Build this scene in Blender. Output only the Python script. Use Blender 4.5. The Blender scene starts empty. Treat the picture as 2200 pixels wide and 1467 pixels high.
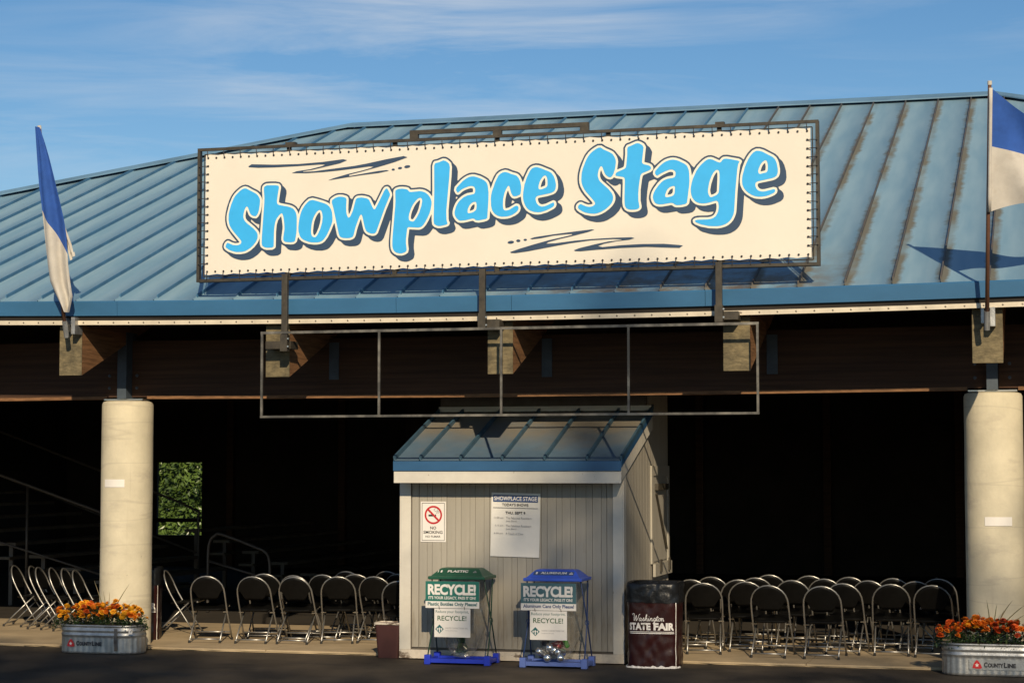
import bpy, bmesh, math, random
from math import sin, cos, pi, radians, sqrt, atan, atan2
from mathutils import Vector, Matrix, noise

random.seed(7)
scene = bpy.context.scene
COL = scene.collection

# ------------------------------------------------------------------ camera
cam_data = bpy.data.cameras.new('camera')
cam_data.sensor_width = 36.0
cam_data.lens = 68.73
cam_data.clip_start = 0.1
cam_data.clip_end = 4000
camera = bpy.data.objects.new('camera', cam_data)
COL.objects.link(camera)
camera.location = (5.49, -20.069, 2.0)
camera.rotation_euler = (radians(90 + 3.739), 0, radians(15.3))
scene.camera = camera

# ------------------------------------------------------------------ sky
SUN_EL, SUN_AZ = radians(27.0), radians(22.0)        # azimuth: to the right of the facade's normal
SUN_DIR = Vector((sin(SUN_AZ) * cos(SUN_EL), -cos(SUN_AZ) * cos(SUN_EL), sin(SUN_EL)))
world = bpy.data.worlds.new('World')
scene.world = world
world.use_nodes = True
wn, wl = world.node_tree.nodes, world.node_tree.links
wn.clear()
w_out = wn.new('ShaderNodeOutputWorld')
w_bg = wn.new('ShaderNodeBackground')
w_sky = wn.new('ShaderNodeTexSky')
w_sky.sky_type = 'NISHITA'
w_sky.sun_disc = False
w_sky.sun_elevation = SUN_EL
w_sky.sun_rotation = atan2(SUN_DIR.x, SUN_DIR.y)
w_sky.altitude = 20
w_sky.air_density = 1.0
w_sky.dust_density = 0.25
w_sky.ozone_density = 3.2
w_bg.inputs['Strength'].default_value = 0.088
w_tc = wn.new('ShaderNodeTexCoord')
w_map = wn.new('ShaderNodeMapping')
w_map.inputs['Rotation'].default_value = (radians(4), radians(-7), radians(15))
w_map.inputs['Scale'].default_value = (3.6, 1.3, 34.0)
w_n1 = wn.new('ShaderNodeTexNoise')
w_n1.inputs['Scale'].default_value = 1.15
w_n1.inputs['Detail'].default_value = 7
w_n1.inputs['Roughness'].default_value = 0.62
w_n1.inputs['Distortion'].default_value = 0.6
w_map2 = wn.new('ShaderNodeMapping')
w_map2.inputs['Scale'].default_value = (2.4, 2.0, 5.0)
w_map2.inputs['Location'].default_value = (0.35, 0.1, 0.55)
w_n2 = wn.new('ShaderNodeTexNoise')
w_n2.inputs['Scale'].default_value = 1.6
w_n2.inputs['Detail'].default_value = 3
w_r1 = wn.new('ShaderNodeMapRange')
w_r1.inputs['From Min'].default_value = 0.43
w_r1.inputs['From Max'].default_value = 0.78
w_r2 = wn.new('ShaderNodeMapRange')
w_r2.inputs['From Min'].default_value = 0.36
w_r2.inputs['From Max'].default_value = 0.66
w_mul = wn.new('ShaderNodeMath'); w_mul.operation = 'MULTIPLY'
w_mul2 = wn.new('ShaderNodeMath'); w_mul2.operation = 'MULTIPLY'
w_mul2.inputs[1].default_value = 0.62
w_mix = wn.new('ShaderNodeMix'); w_mix.data_type = 'RGBA'
w_hsv = wn.new('ShaderNodeHueSaturation')
w_hsv.inputs['Saturation'].default_value = 1.2
w_hsv.inputs['Hue'].default_value = 0.5
wl.new(w_tc.outputs['Generated'], w_map.inputs['Vector'])
wl.new(w_tc.outputs['Generated'], w_map2.inputs['Vector'])
wl.new(w_map.outputs['Vector'], w_n1.inputs['Vector'])
wl.new(w_map2.outputs['Vector'], w_n2.inputs['Vector'])
wl.new(w_n1.outputs['Fac'], w_r1.inputs['Value'])
wl.new(w_n2.outputs['Fac'], w_r2.inputs['Value'])
wl.new(w_r1.outputs['Result'], w_mul.inputs[0])
wl.new(w_r2.outputs['Result'], w_mul.inputs[1])
wl.new(w_mul.outputs[0], w_mul2.inputs[0])
wl.new(w_sky.outputs['Color'], w_hsv.inputs['Color'])
wl.new(w_hsv.outputs['Color'], w_mix.inputs[6])
w_mix.inputs[7].default_value = (8.6, 8.7, 8.7, 1)
wl.new(w_mul2.outputs[0], w_mix.inputs[0])
wl.new(w_mix.outputs[2], w_bg.inputs['Color'])
wl.new(w_bg.outputs['Background'], w_out.inputs['Surface'])

# ------------------------------------------------------------------ sun and exposure
sun_data = bpy.data.lights.new('sun', 'SUN')
sun_data.energy = 4.6
sun_data.angle = radians(0.53)
sun_data.color = (1.0, 0.82, 0.57)
sun = bpy.data.objects.new('sun', sun_data)
COL.objects.link(sun)
sun.location = (20, -60, 30)
sun.rotation_euler = SUN_DIR.to_track_quat('Z', 'Y').to_euler()

vs = scene.view_settings
vs.view_transform = 'Standard'
vs.look = 'None'
vs.exposure = 0.0
vs.gamma = 1.0
vs.use_curve_mapping = False

# ------------------------------------------------------------------ materials
def _mat(name):
    m = bpy.data.materials.new(name)
    m.use_nodes = True
    nt = m.node_tree
    return m, nt.nodes, nt.links, nt.nodes['Principled BSDF']

def pm(name, col, rough=0.6, metal=0.0, var=0.18, scale=6.0, stretch=(1, 1, 1), bump=0.0, bscale=40.0,
       col2=None, spec=0.4, rand=0.0, lo=0.35, hi=0.65, sheen=0.0):
    """Procedural paint / metal / wood: two tones mixed by noise, optional bump, per-piece tone shift."""
    m, n, l, b = _mat(name)
    tc = n.new('ShaderNodeTexCoord')
    mp = n.new('ShaderNodeMapping')
    mp.inputs['Scale'].default_value = stretch
    l.new(tc.outputs['Object'], mp.inputs['Vector'])
    nz = n.new('ShaderNodeTexNoise')
    nz.inputs['Scale'].default_value = scale
    nz.inputs['Detail'].default_value = 8
    nz.inputs['Roughness'].default_value = 0.62
    l.new(mp.outputs['Vector'], nz.inputs['Vector'])
    mr = n.new('ShaderNodeMapRange')
    mr.inputs['From Min'].default_value = lo
    mr.inputs['From Max'].default_value = hi
    l.new(nz.outputs['Fac'], mr.inputs['Value'])
    mx = n.new('ShaderNodeMix'); mx.data_type = 'RGBA'
    c1 = [max(0, c * (1 - var)) for c in col]
    c2 = list(col2) if col2 else [min(1, c * (1 + var)) for c in col]
    mx.inputs[6].default_value = (*c1, 1)
    mx.inputs[7].default_value = (*c2, 1)
    l.new(mr.outputs['Result'], mx.inputs[0])
    last = mx.outputs[2]
    if rand:
        oi = n.new('ShaderNodeObjectInfo')
        r2 = n.new('ShaderNodeMapRange')
        r2.inputs['To Min'].default_value = 1 - rand
        r2.inputs['To Max'].default_value = 1 + rand
        l.new(oi.outputs['Random'], r2.inputs['Value'])
        hs = n.new('ShaderNodeHueSaturation')
        l.new(r2.outputs['Result'], hs.inputs['Value'])
        l.new(last, hs.inputs['Color'])
        last = hs.outputs['Color']
    l.new(last, b.inputs['Base Color'])
    b.inputs['Roughness'].default_value = rough
    b.inputs['Metallic'].default_value = metal
    b.inputs['Specular IOR Level'].default_value = spec
    if bump:
        nb = n.new('ShaderNodeTexNoise')
        nb.inputs['Scale'].default_value = bscale
        nb.inputs['Detail'].default_value = 5
        l.new(mp.outputs['Vector'], nb.inputs['Vector'])
        bp = n.new('ShaderNodeBump')
        bp.inputs['Strength'].default_value = bump
        bp.inputs['Distance'].default_value = 0.02
        l.new(nb.outputs['Fac'], bp.inputs['Height'])
        l.new(bp.outputs['Normal'], b.inputs['Normal'])
    return m

def mix_stain(m, color, scale, stretch, lo, hi, amount=1.0, coord='Object', rough=None):
    """Lay blotchy stains of one colour over a material made by pm()."""
    n, l = m.node_tree.nodes, m.node_tree.links
    b = n['Principled BSDF']
    src = b.inputs['Base Color'].links[0].from_socket
    tc = n.new('ShaderNodeTexCoord')
    mp = n.new('ShaderNodeMapping'); mp.inputs['Scale'].default_value = stretch
    mp.inputs['Location'].default_value = (random.random() * 9, random.random() * 9, random.random() * 9)
    l.new(tc.outputs[coord], mp.inputs['Vector'])
    nz = n.new('ShaderNodeTexNoise')
    nz.inputs['Scale'].default_value = scale; nz.inputs['Detail'].default_value = 9
    nz.inputs['Roughness'].default_value = 0.66
    l.new(mp.outputs['Vector'], nz.inputs['Vector'])
    mr = n.new('ShaderNodeMapRange')
    mr.inputs['From Min'].default_value = lo; mr.inputs['From Max'].default_value = hi
    mr.inputs['To Max'].default_value = amount
    l.new(nz.outputs['Fac'], mr.inputs['Value'])
    mx = n.new('ShaderNodeMix'); mx.data_type = 'RGBA'
    mx.inputs[7].default_value = (*color, 1)
    l.new(src, mx.inputs[6]); l.new(mr.outputs['Result'], mx.inputs[0])
    l.new(mx.outputs[2], b.inputs['Base Color'])
    return m

def roof_material(name, base, pale, rust_from, rust_to):
    """Painted standing-seam sheet: faded blue, rust eating in from the seams where the sheet is old (by world X)."""
    m, n, l, b = _mat(name)
    tc = n.new('ShaderNodeTexCoord'); geo = n.new('ShaderNodeNewGeometry')
    mp = n.new('ShaderNodeMapping'); mp.inputs['Scale'].default_value = (5, 0.6, 1)
    l.new(geo.outputs['Position'], mp.inputs['Vector'])
    nz = n.new('ShaderNodeTexNoise'); nz.inputs['Scale'].default_value = 1.3; nz.inputs['Detail'].default_value = 7
    l.new(mp.outputs['Vector'], nz.inputs['Vector'])
    mr = n.new('ShaderNodeMapRange'); mr.inputs['From Min'].default_value = 0.35; mr.inputs['From Max'].default_value = 0.65
    l.new(nz.outputs['Fac'], mr.inputs['Value'])
    mx = n.new('ShaderNodeMix'); mx.data_type = 'RGBA'
    mx.inputs[6].default_value = (*base, 1); mx.inputs[7].default_value = (*pale, 1)
    l.new(mr.outputs['Result'], mx.inputs[0])
    # rust: distance to the nearer seam (object x), broken by noise, only where the sheet is old
    sep = n.new('ShaderNodeSeparateXYZ'); l.new(tc.outputs['Object'], sep.inputs[0])
    half = n.new('ShaderNodeMath'); half.operation = 'SUBTRACT'; half.inputs[1].default_value = 0.225
    l.new(sep.outputs['X'], half.inputs[0])
    ab = n.new('ShaderNodeMath'); ab.operation = 'ABSOLUTE'; l.new(half.outputs[0], ab.inputs[0])
    # stains hang more on the right of each seam (low object x)
    asy = n.new('ShaderNodeMath'); asy.operation = 'MULTIPLY'; asy.inputs[1].default_value = -0.10
    l.new(half.outputs[0], asy.inputs[0])
    add = n.new('ShaderNodeMath'); add.operation = 'ADD'; l.new(ab.outputs[0], add.inputs[0]); l.new(asy.outputs[0], add.inputs[1])
    n2 = n.new('ShaderNodeTexNoise'); n2.inputs['Scale'].default_value = 4.0; n2.inputs['Detail'].default_value = 6
    n2.inputs['Roughness'].default_value = 0.68
    l.new(geo.outputs['Position'], n2.inputs['Vector'])
    mul = n.new('ShaderNodeMath'); mul.operation = 'MULTIPLY'; mul.inputs[1].default_value = 0.14
    l.new(n2.outputs['Fac'], mul.inputs[0])
    add2 = n.new('ShaderNodeMath'); add2.operation = 'ADD'; l.new(add.outputs[0], add2.inputs[0]); l.new(mul.outputs[0], add2.inputs[1])
    r1 = n.new('ShaderNodeMapRange'); r1.inputs['From Min'].default_value = 0.220; r1.inputs['From Max'].default_value = 0.272
    l.new(add2.outputs[0], r1.inputs['Value'])
    gs = n.new('ShaderNodeSeparateXYZ'); l.new(geo.outputs['Position'], gs.inputs[0])
    r2 = n.new('ShaderNodeMapRange'); r2.inputs['From Min'].default_value = rust_from; r2.inputs['From Max'].default_value = rust_to
    l.new(gs.outputs['X'], r2.inputs['Value'])
    n3 = n.new('ShaderNodeTexNoise'); n3.inputs['Scale'].default_value = 0.9; n3.inputs['Detail'].default_value = 4
    l.new(geo.outputs['Position'], n3.inputs['Vector'])
    r3 = n.new('ShaderNodeMapRange'); r3.inputs['From Min'].default_value = 0.3; r3.inputs['From Max'].default_value = 0.55
    l.new(n3.outputs['Fac'], r3.inputs['Value'])
    m1 = n.new('ShaderNodeMath'); m1.operation = 'MULTIPLY'; l.new(r1.outputs['Result'], m1.inputs[0]); l.new(r2.outputs['Result'], m1.inputs[1])
    m2 = n.new('ShaderNodeMath'); m2.operation = 'MULTIPLY'; l.new(m1.outputs[0], m2.inputs[0]); l.new(r3.outputs['Result'], m2.inputs[1])
    m3 = n.new('ShaderNodeMath'); m3.operation = 'MULTIPLY'; m3.inputs[1].default_value = 0.85; l.new(m2.outputs[0], m3.inputs[0])
    mx2 = n.new('ShaderNodeMix'); mx2.data_type = 'RGBA'
    mx2.inputs[7].default_value = (0.12, 0.096, 0.052, 1)
    l.new(mx.outputs[2], mx2.inputs[6]); l.new(m3.outputs[0], mx2.inputs[0])
    # grime washed down the lower sheets of the older half
    gx = n.new('ShaderNodeMapRange'); gx.inputs['From Min'].default_value = -0.6; gx.inputs['From Max'].default_value = 1.2
    l.new(gs.outputs['X'], gx.inputs['Value'])
    gx2 = n.new('ShaderNodeMapRange'); gx2.inputs['From Min'].default_value = 3.9; gx2.inputs['From Max'].default_value = 3.0
    l.new(gs.outputs['X'], gx2.inputs['Value'])
    gy = n.new('ShaderNodeMapRange'); gy.inputs['From Min'].default_value = 0.5; gy.inputs['From Max'].default_value = -0.7
    l.new(gs.outputs['Y'], gy.inputs['Value'])
    g1 = n.new('ShaderNodeMath'); g1.operation = 'MULTIPLY'; l.new(gx.outputs['Result'], g1.inputs[0]); l.new(gx2.outputs['Result'], g1.inputs[1])
    g2 = n.new('ShaderNodeMath'); g2.operation = 'MULTIPLY'; l.new(g1.outputs[0], g2.inputs[0]); l.new(gy.outputs['Result'], g2.inputs[1])
    g3 = n.new('ShaderNodeMapRange'); g3.inputs['From Min'].default_value = 0.38; g3.inputs['From Max'].default_value = 0.6
    l.new(n2.outputs['Fac'], g3.inputs['Value'])
    g4 = n.new('ShaderNodeMath'); g4.operation = 'MULTIPLY'; l.new(g2.outputs[0], g4.inputs[0]); l.new(g3.outputs['Result'], g4.inputs[1])
    mx3 = n.new('ShaderNodeMix'); mx3.data_type = 'RGBA'; mx3.inputs[7].default_value = (0.16, 0.13, 0.085, 1)
    l.new(mx2.outputs[2], mx3.inputs[6]); l.new(g4.outputs[0], mx3.inputs[0])
    l.new(mx3.outputs[2], b.inputs['Base Color'])
    rr = n.new('ShaderNodeMapRange'); rr.inputs['To Min'].default_value = 0.42; rr.inputs['To Max'].default_value = 0.8
    l.new(m3.outputs[0], rr.inputs['Value']); l.new(rr.outputs['Result'], b.inputs['Roughness'])
    b.inputs['Specular IOR Level'].default_value = 0.35
    return m

M = {}
M['roof'] = roof_material('roof_blue_paint', (0.172, 0.298, 0.388), (0.225, 0.352, 0.43), 1.2, 3.0)
M['seam'] = pm('seam_blue_paint', (0.055, 0.155, 0.27), 0.45, var=0.2, scale=3)
M['seam_old'] = pm('seam_rusty_paint', (0.085, 0.105, 0.125), 0.6, var=0.3, scale=4, col2=(0.13, 0.10, 0.07))
M['fascia'] = pm('fascia_blue_paint', (0.038, 0.135, 0.27), 0.4, var=0.10, scale=2.5, stretch=(0.4, 1, 1))
mix_stain(M['fascia'], (0.45, 0.5, 0.52), 22, (1, 1, 1), 0.72, 0.78, 0.6)
M['cap'] = pm('ridge_cap_paint', (0.12, 0.23, 0.34), 0.5, var=0.15, scale=1.5)
M['track'] = pm('light_track_cream', (0.62, 0.55, 0.43), 0.55, var=0.15, scale=4)
M['bulb'] = pm('clear_bulb', (0.15, 0.12, 0.085), 0.2, var=0.1, spec=0.6)
M['darkwood'] = pm('dark_stained_beam', (0.060, 0.028, 0.014), 0.75, var=0.35, scale=3, stretch=(0.25, 1, 9), bump=0.25, bscale=14)
M['rafter'] = pm('weathered_rafter_wood', (0.145, 0.118, 0.066), 0.8, var=0.25, scale=7, stretch=(1.5, 1, 4), bump=0.35, bscale=14,
                 col2=(0.215, 0.172, 0.094))
mix_stain(M['rafter'], (0.055, 0.048, 0.030), 3.5, (1.5, 1, 1.2), 0.48, 0.66, 0.7)
mix_stain(M['rafter'], (0.55, 0.45, 0.30), 30, (1, 1, 2), 0.72, 0.75, 0.8)
M['rafter_side'] = pm('stained_rafter_side', (0.20, 0.10, 0.045), 0.75, var=0.35, scale=6, stretch=(1, 0.4, 6), bump=0.3, bscale=12)
M['deck'] = pm('roof_deck_underside', (0.05, 0.032, 0.022), 0.85, var=0.3, scale=2, stretch=(4, 0.3, 1))
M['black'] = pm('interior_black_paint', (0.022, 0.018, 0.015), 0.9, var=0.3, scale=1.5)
M['blacksteel'] = pm('black_painted_steel', (0.042, 0.037, 0.029), 0.5, var=0.3, scale=9, bump=0.05, col2=(0.068, 0.058, 0.042))
M['greysteel'] = pm('grey_steel_tube', (0.12, 0.115, 0.105), 0.45, metal=0.35, var=0.3, scale=5, col2=(0.27, 0.25, 0.21), lo=0.42, hi=0.7)
M['bluesteel'] = pm('blue_grey_steel', (0.06, 0.08, 0.105), 0.5, var=0.2)
M['galv'] = pm('galvanised_steel', (0.42, 0.43, 0.43), 0.42, metal=0.75, var=0.22, scale=9, bump=0.08, bscale=60)
mix_stain(M['galv'], (0.22, 0.12, 0.05), 5, (1, 1, 0.4), 0.68, 0.76, 0.5)
M['bolt'] = pm('bright_bolt', (0.6, 0.58, 0.53), 0.3, metal=0.9, var=0.1)
M['concrete'] = pm('column_concrete', (0.59, 0.535, 0.40), 0.85, var=0.09, scale=3, bump=0.12, bscale=35)
mix_stain(M['concrete'], (0.40, 0.35, 0.28), 2.2, (1, 1, 2.6), 0.56, 0.70, 0.5)
mix_stain(M['concrete'], (0.17, 0.15, 0.12), 26, (1, 1, 1), 0.715, 0.75, 0.8)
def wavy_lines(m, color, scale, stretch, width, amount):
    n, l = m.node_tree.nodes, m.node_tree.links
    b = n['Principled BSDF']; src = b.inputs['Base Color'].links[0].from_socket
    tc = n.new('ShaderNodeTexCoord'); mp = n.new('ShaderNodeMapping'); mp.inputs['Scale'].default_value = stretch
    l.new(tc.outputs['Object'], mp.inputs['Vector'])
    nz = n.new('ShaderNodeTexNoise'); nz.inputs['Scale'].default_value = scale; nz.inputs['Detail'].default_value = 4
    l.new(mp.outputs['Vector'], nz.inputs['Vector'])
    su = n.new('ShaderNodeMath'); su.operation = 'SUBTRACT'; su.inputs[1].default_value = 0.5; l.new(nz.outputs['Fac'], su.inputs[0])
    ab = n.new('ShaderNodeMath'); ab.operation = 'ABSOLUTE'; l.new(su.outputs[0], ab.inputs[0])
    mr = n.new('ShaderNodeMapRange'); mr.inputs['From Min'].default_value = width; mr.inputs['From Max'].default_value = 0.0; mr.inputs['To Max'].default_value = amount
    l.new(ab.outputs[0], mr.inputs['Value'])
    mx = n.new('ShaderNodeMix'); mx.data_type = 'RGBA'; mx.inputs[7].default_value = (*color, 1)
    l.new(src, mx.inputs[6]); l.new(mr.outputs['Result'], mx.inputs[0]); l.new(mx.outputs[2], b.inputs['Base Color'])
mix_stain(M['concrete'], (0.40, 0.34, 0.25), 2.0, (7, 7, 0.22), 0.60, 0.76, 0.45)
mix_stain(M['concrete'], (0.22, 0.19, 0.15), 11, (1, 1, 1.3), 0.69, 0.73, 0.55)
wavy_lines(M['concrete'], (0.36, 0.32, 0.25), 1.0, (0.16, 0.16, 2.1), 0.012, 0.32)
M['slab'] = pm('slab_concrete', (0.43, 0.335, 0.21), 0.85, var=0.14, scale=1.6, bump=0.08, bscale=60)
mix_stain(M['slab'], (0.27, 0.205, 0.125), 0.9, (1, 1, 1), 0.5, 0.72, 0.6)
M['shadefloor'] = pm('inner_floor_painted_shade', (0.035, 0.028, 0.020), 0.85, var=0.2, scale=2)  # slab darkened in its colour to stand in for shade beyond the sunlit bays
M['asphalt'] = pm('asphalt', (0.054, 0.041, 0.027), 0.9, var=0.25, scale=1.1, bump=0.5, bscale=120, col2=(0.085, 0.066, 0.046))
mix_stain(M['asphalt'], (0.020, 0.018, 0.016), 0.7, (1, 2.5, 1), 0.58, 0.70, 0.7)
mix_stain(M['asphalt'], (0.14, 0.13, 0.115), 190, (1, 1, 1), 0.62, 0.72, 0.55)
M['siding'] = pm('grey_siding_paint', (0.35, 0.325, 0.275), 0.7, var=0.08, scale=2.2, stretch=(2, 2, 0.4), rand=0.05, bump=0.05, bscale=50)
mix_stain(M['siding'], (0.19, 0.15, 0.10), 3.2, (3.5, 3.5, 0.5), 0.57, 0.72, 0.5, coord='Object')
mix_stain(M['siding'], (0.05, 0.04, 0.03), 21, (1, 1, 0.8), 0.715, 0.74, 0.8)
M['groove'] = pm('siding_groove', (0.12, 0.105, 0.09), 0.85)
M['trim'] = pm('white_trim_paint', (0.60, 0.57, 0.50), 0.55, var=0.06, scale=5)
mix_stain(M['trim'], (0.20, 0.14, 0.09), 12, (1, 1, 0.6), 0.685, 0.73, 0.8)
M['trim_side'] = pm('dull_hatch_trim', (0.37, 0.345, 0.29), 0.6, var=0.08, scale=5)
M['trim_worn'] = pm('peeling_base_trim', (0.58, 0.52, 0.43), 0.7, var=0.15, scale=8)
mix_stain(M['trim_worn'], (0.10, 0.065, 0.04), 9, (0.6, 1, 1.4), 0.54, 0.60, 0.9)
M['kioskroof'] = pm('kiosk_roof_paint', (0.105, 0.165, 0.225), 0.38, var=0.15, scale=2)
M['kioskseam'] = pm('kiosk_seam_paint', (0.045, 0.095, 0.14), 0.45, var=0.2, scale=4)
def dust_by_slope(m, color, y0, y1, amount):
    n, l = m.node_tree.nodes, m.node_tree.links
    b = n['Principled BSDF']; src = b.inputs['Base Color'].links[0].from_socket
    tc = n.new('ShaderNodeTexCoord'); sp = n.new('ShaderNodeSeparateXYZ'); l.new(tc.outputs['Object'], sp.inputs[0])
    geo = n.new('ShaderNodeNewGeometry')
    nz = n.new('ShaderNodeTexNoise'); nz.inputs['Scale'].default_value = 2.4; nz.inputs['Detail'].default_value = 7
    l.new(geo.outputs['Position'], nz.inputs['Vector'])
    ma = n.new('ShaderNodeMath'); ma.operation = 'MULTIPLY_ADD'; ma.inputs[1].default_value = 1.4; ma.inputs[2].default_value = -0.7
    l.new(nz.outputs['Fac'], ma.inputs[0])
    ad = n.new('ShaderNodeMath'); ad.operation = 'ADD'; l.new(sp.outputs['Y'], ad.inputs[0]); l.new(ma.outputs[0], ad.inputs[1])
    mr = n.new('ShaderNodeMapRange'); mr.inputs['From Min'].default_value = y0; mr.inputs['From Max'].default_value = y1; mr.inputs['To Max'].default_value = amount
    l.new(ad.outputs[0], mr.inputs['Value'])
    mx = n.new('ShaderNodeMix'); mx.data_type = 'RGBA'; mx.inputs[7].default_value = (*color, 1)
    l.new(src, mx.inputs[6]); l.new(mr.outputs['Result'], mx.inputs[0]); l.new(mx.outputs[2], b.inputs['Base Color'])
dust_by_slope(M['kioskroof'], (0.245, 0.205, 0.145), 0.35, 1.25, 0.85)
M['kioskfascia'] = pm('kiosk_fascia_paint', (0.028, 0.095, 0.205), 0.4, var=0.12, scale=3, stretch=(0.4, 1, 1))
M['banner'] = pm('banner_vinyl', (0.755, 0.71, 0.62), 0.6, var=0.03, scale=1.2, bump=0.16, bscale=2.2)
M['cream'] = pm('print_cream', (0.83, 0.79, 0.68), 0.6, var=0.02)
M['navy'] = pm('print_navy', (0.030, 0.064, 0.125), 0.55, var=0.05)
M['cyan'] = pm('print_sky_blue', (0.042, 0.44, 0.90), 0.5, var=0.03)
M['paper'] = pm('white_paper', (0.74, 0.72, 0.67), 0.8, var=0.03)
M['ink'] = pm('black_ink', (0.03, 0.03, 0.035), 0.6, var=0.1)
M['greyink'] = pm('grey_ink', (0.27, 0.27, 0.28), 0.6, var=0.1)
M['redink'] = pm('red_ink', (0.50, 0.02, 0.025), 0.5, var=0.1)
M['blueink'] = pm('blue_ink', (0.045, 0.085, 0.21), 0.5, var=0.1)
M['greensign'] = pm('green_sign_print', (0.015, 0.145, 0.115), 0.5, var=0.08)
M['tealsign'] = pm('faded_teal_sign_print', (0.06, 0.14, 0.165), 0.5, var=0.08)
M['greenink'] = pm('dark_green_ink', (0.02, 0.10, 0.035), 0.5, var=0.1)
M['tealink'] = pm('teal_ink', (0.015, 0.12, 0.13), 0.5, var=0.1)
M['whiteprint'] = pm('white_print', (0.76, 0.73, 0.69), 0.6, var=0.03)
M['greenplastic'] = pm('dark_green_plastic', (0.015, 0.085, 0.05), 0.4, var=0.12)
M['blueplastic'] = pm('blue_plastic', (0.05, 0.12, 0.62), 0.35, var=0.12)
M['bluefaded'] = pm('faded_blue_plastic', (0.11, 0.17, 0.46), 0.45, var=0.12)
M['bluedeep'] = pm('deep_blue_plastic', (0.02, 0.045, 0.50), 0.4, var=0.1)
M['greenwire'] = pm('green_wire', (0.02, 0.06, 0.04), 0.4)
M['bluewire'] = pm('blue_wire', (0.03, 0.06, 0.17), 0.4)
M['maroon'] = pm('maroon_bag_plastic', (0.027, 0.0065, 0.0065), 0.28, var=0.15, scale=5, bump=0.25, bscale=7, spec=0.45)
M['blackbag'] = pm('black_bag_plastic', (0.010, 0.011, 0.013), 0.36, var=0.2, bump=0.5, bscale=14, spec=0.4)
M['basket'] = pm('maroon_basket_plastic', (0.060, 0.022, 0.020), 0.5, var=0.15)
M['chairframe'] = pm('chair_steel_tube', (0.34, 0.335, 0.32), 0.34, metal=0.75, var=0.15, scale=12, rand=0.08)
M['chairblack'] = pm('chair_black_panel', (0.005, 0.005, 0.005), 0.42, var=0.3, scale=8, spec=0.12)
M['rubber'] = pm('rubber_foot', (0.02, 0.02, 0.02), 0.8)
M['pole'] = pm('brown_pole', (0.17, 0.085, 0.055), 0.45, var=0.2, scale=5, metal=0.2)
M['flagblue'] = pm('flag_blue_cloth', (0.028, 0.10, 0.40), 0.85, var=0.12, scale=7)
M['flagwhite'] = pm('flag_white_cloth', (0.58, 0.55, 0.50), 0.85, var=0.10, scale=5)
mix_stain(M['flagwhite'], (0.40, 0.34, 0.27), 5, (1, 1, 1), 0.55, 0.75, 0.6)
M['soil'] = pm('potting_soil', (0.035, 0.024, 0.016), 0.95, bump=0.6, bscale=50)
M['stem'] = pm('plant_stem', (0.06, 0.09, 0.03), 0.6)
M['marifoliage'] = pm('marigold_foliage', (0.028, 0.062, 0.018), 0.6, var=0.4, scale=9)
M['spike'] = pm('spike_leaf', (0.10, 0.13, 0.05), 0.5, var=0.25, scale=4, col2=(0.22, 0.16, 0.08))
for nm, c, c2 in (('yelloworange', (0.74, 0.31, 0.012), (0.85, 0.42, 0.02)), ('orange', (0.62, 0.13, 0.008), (0.75, 0.22, 0.012)),
                  ('redorange', (0.50, 0.055, 0.006), (0.64, 0.11, 0.01)), ('darkred', (0.22, 0.02, 0.006), (0.40, 0.05, 0.01))):
    M['bloom_' + nm] = pm('petal_' + nm, c, 0.6, var=0.1, scale=40, col2=c2, rand=0.08)
M['leaf'] = pm('laurel_leaf', (0.060, 0.115, 0.022), 0.35, var=0.55, scale=1.2, col2=(0.13, 0.205, 0.04), spec=0.5)
M['treeleaf'] = pm('tree_leaf', (0.045, 0.085, 0.025), 0.5, var=0.4, scale=0.5)
M['bark'] = pm('tree_bark', (0.09, 0.065, 0.045), 0.9, var=0.3, scale=3, stretch=(2, 2, 0.4), bump=0.5, bscale=8)
M['benchwood'] = pm('bleacher_plank', (0.13, 0.115, 0.09), 0.7, var=0.2, scale=3)
M['railsteel'] = pm('handrail_steel', (0.10, 0.09, 0.08), 0.45, metal=0.4, var=0.15)
M['redcan'] = pm('red_can', (0.55, 0.02, 0.02), 0.25, metal=0.5, var=0.15)
M['silvercan'] = pm('silver_can', (0.72, 0.71, 0.69), 0.22, metal=0.9, var=0.1)
M['greencan'] = pm('green_can', (0.10, 0.40, 0.06), 0.25, metal=0.5, var=0.25, scale=30)
M['darkcan'] = pm('dark_can', (0.05, 0.05, 0.06), 0.3, metal=0.5)

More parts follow.
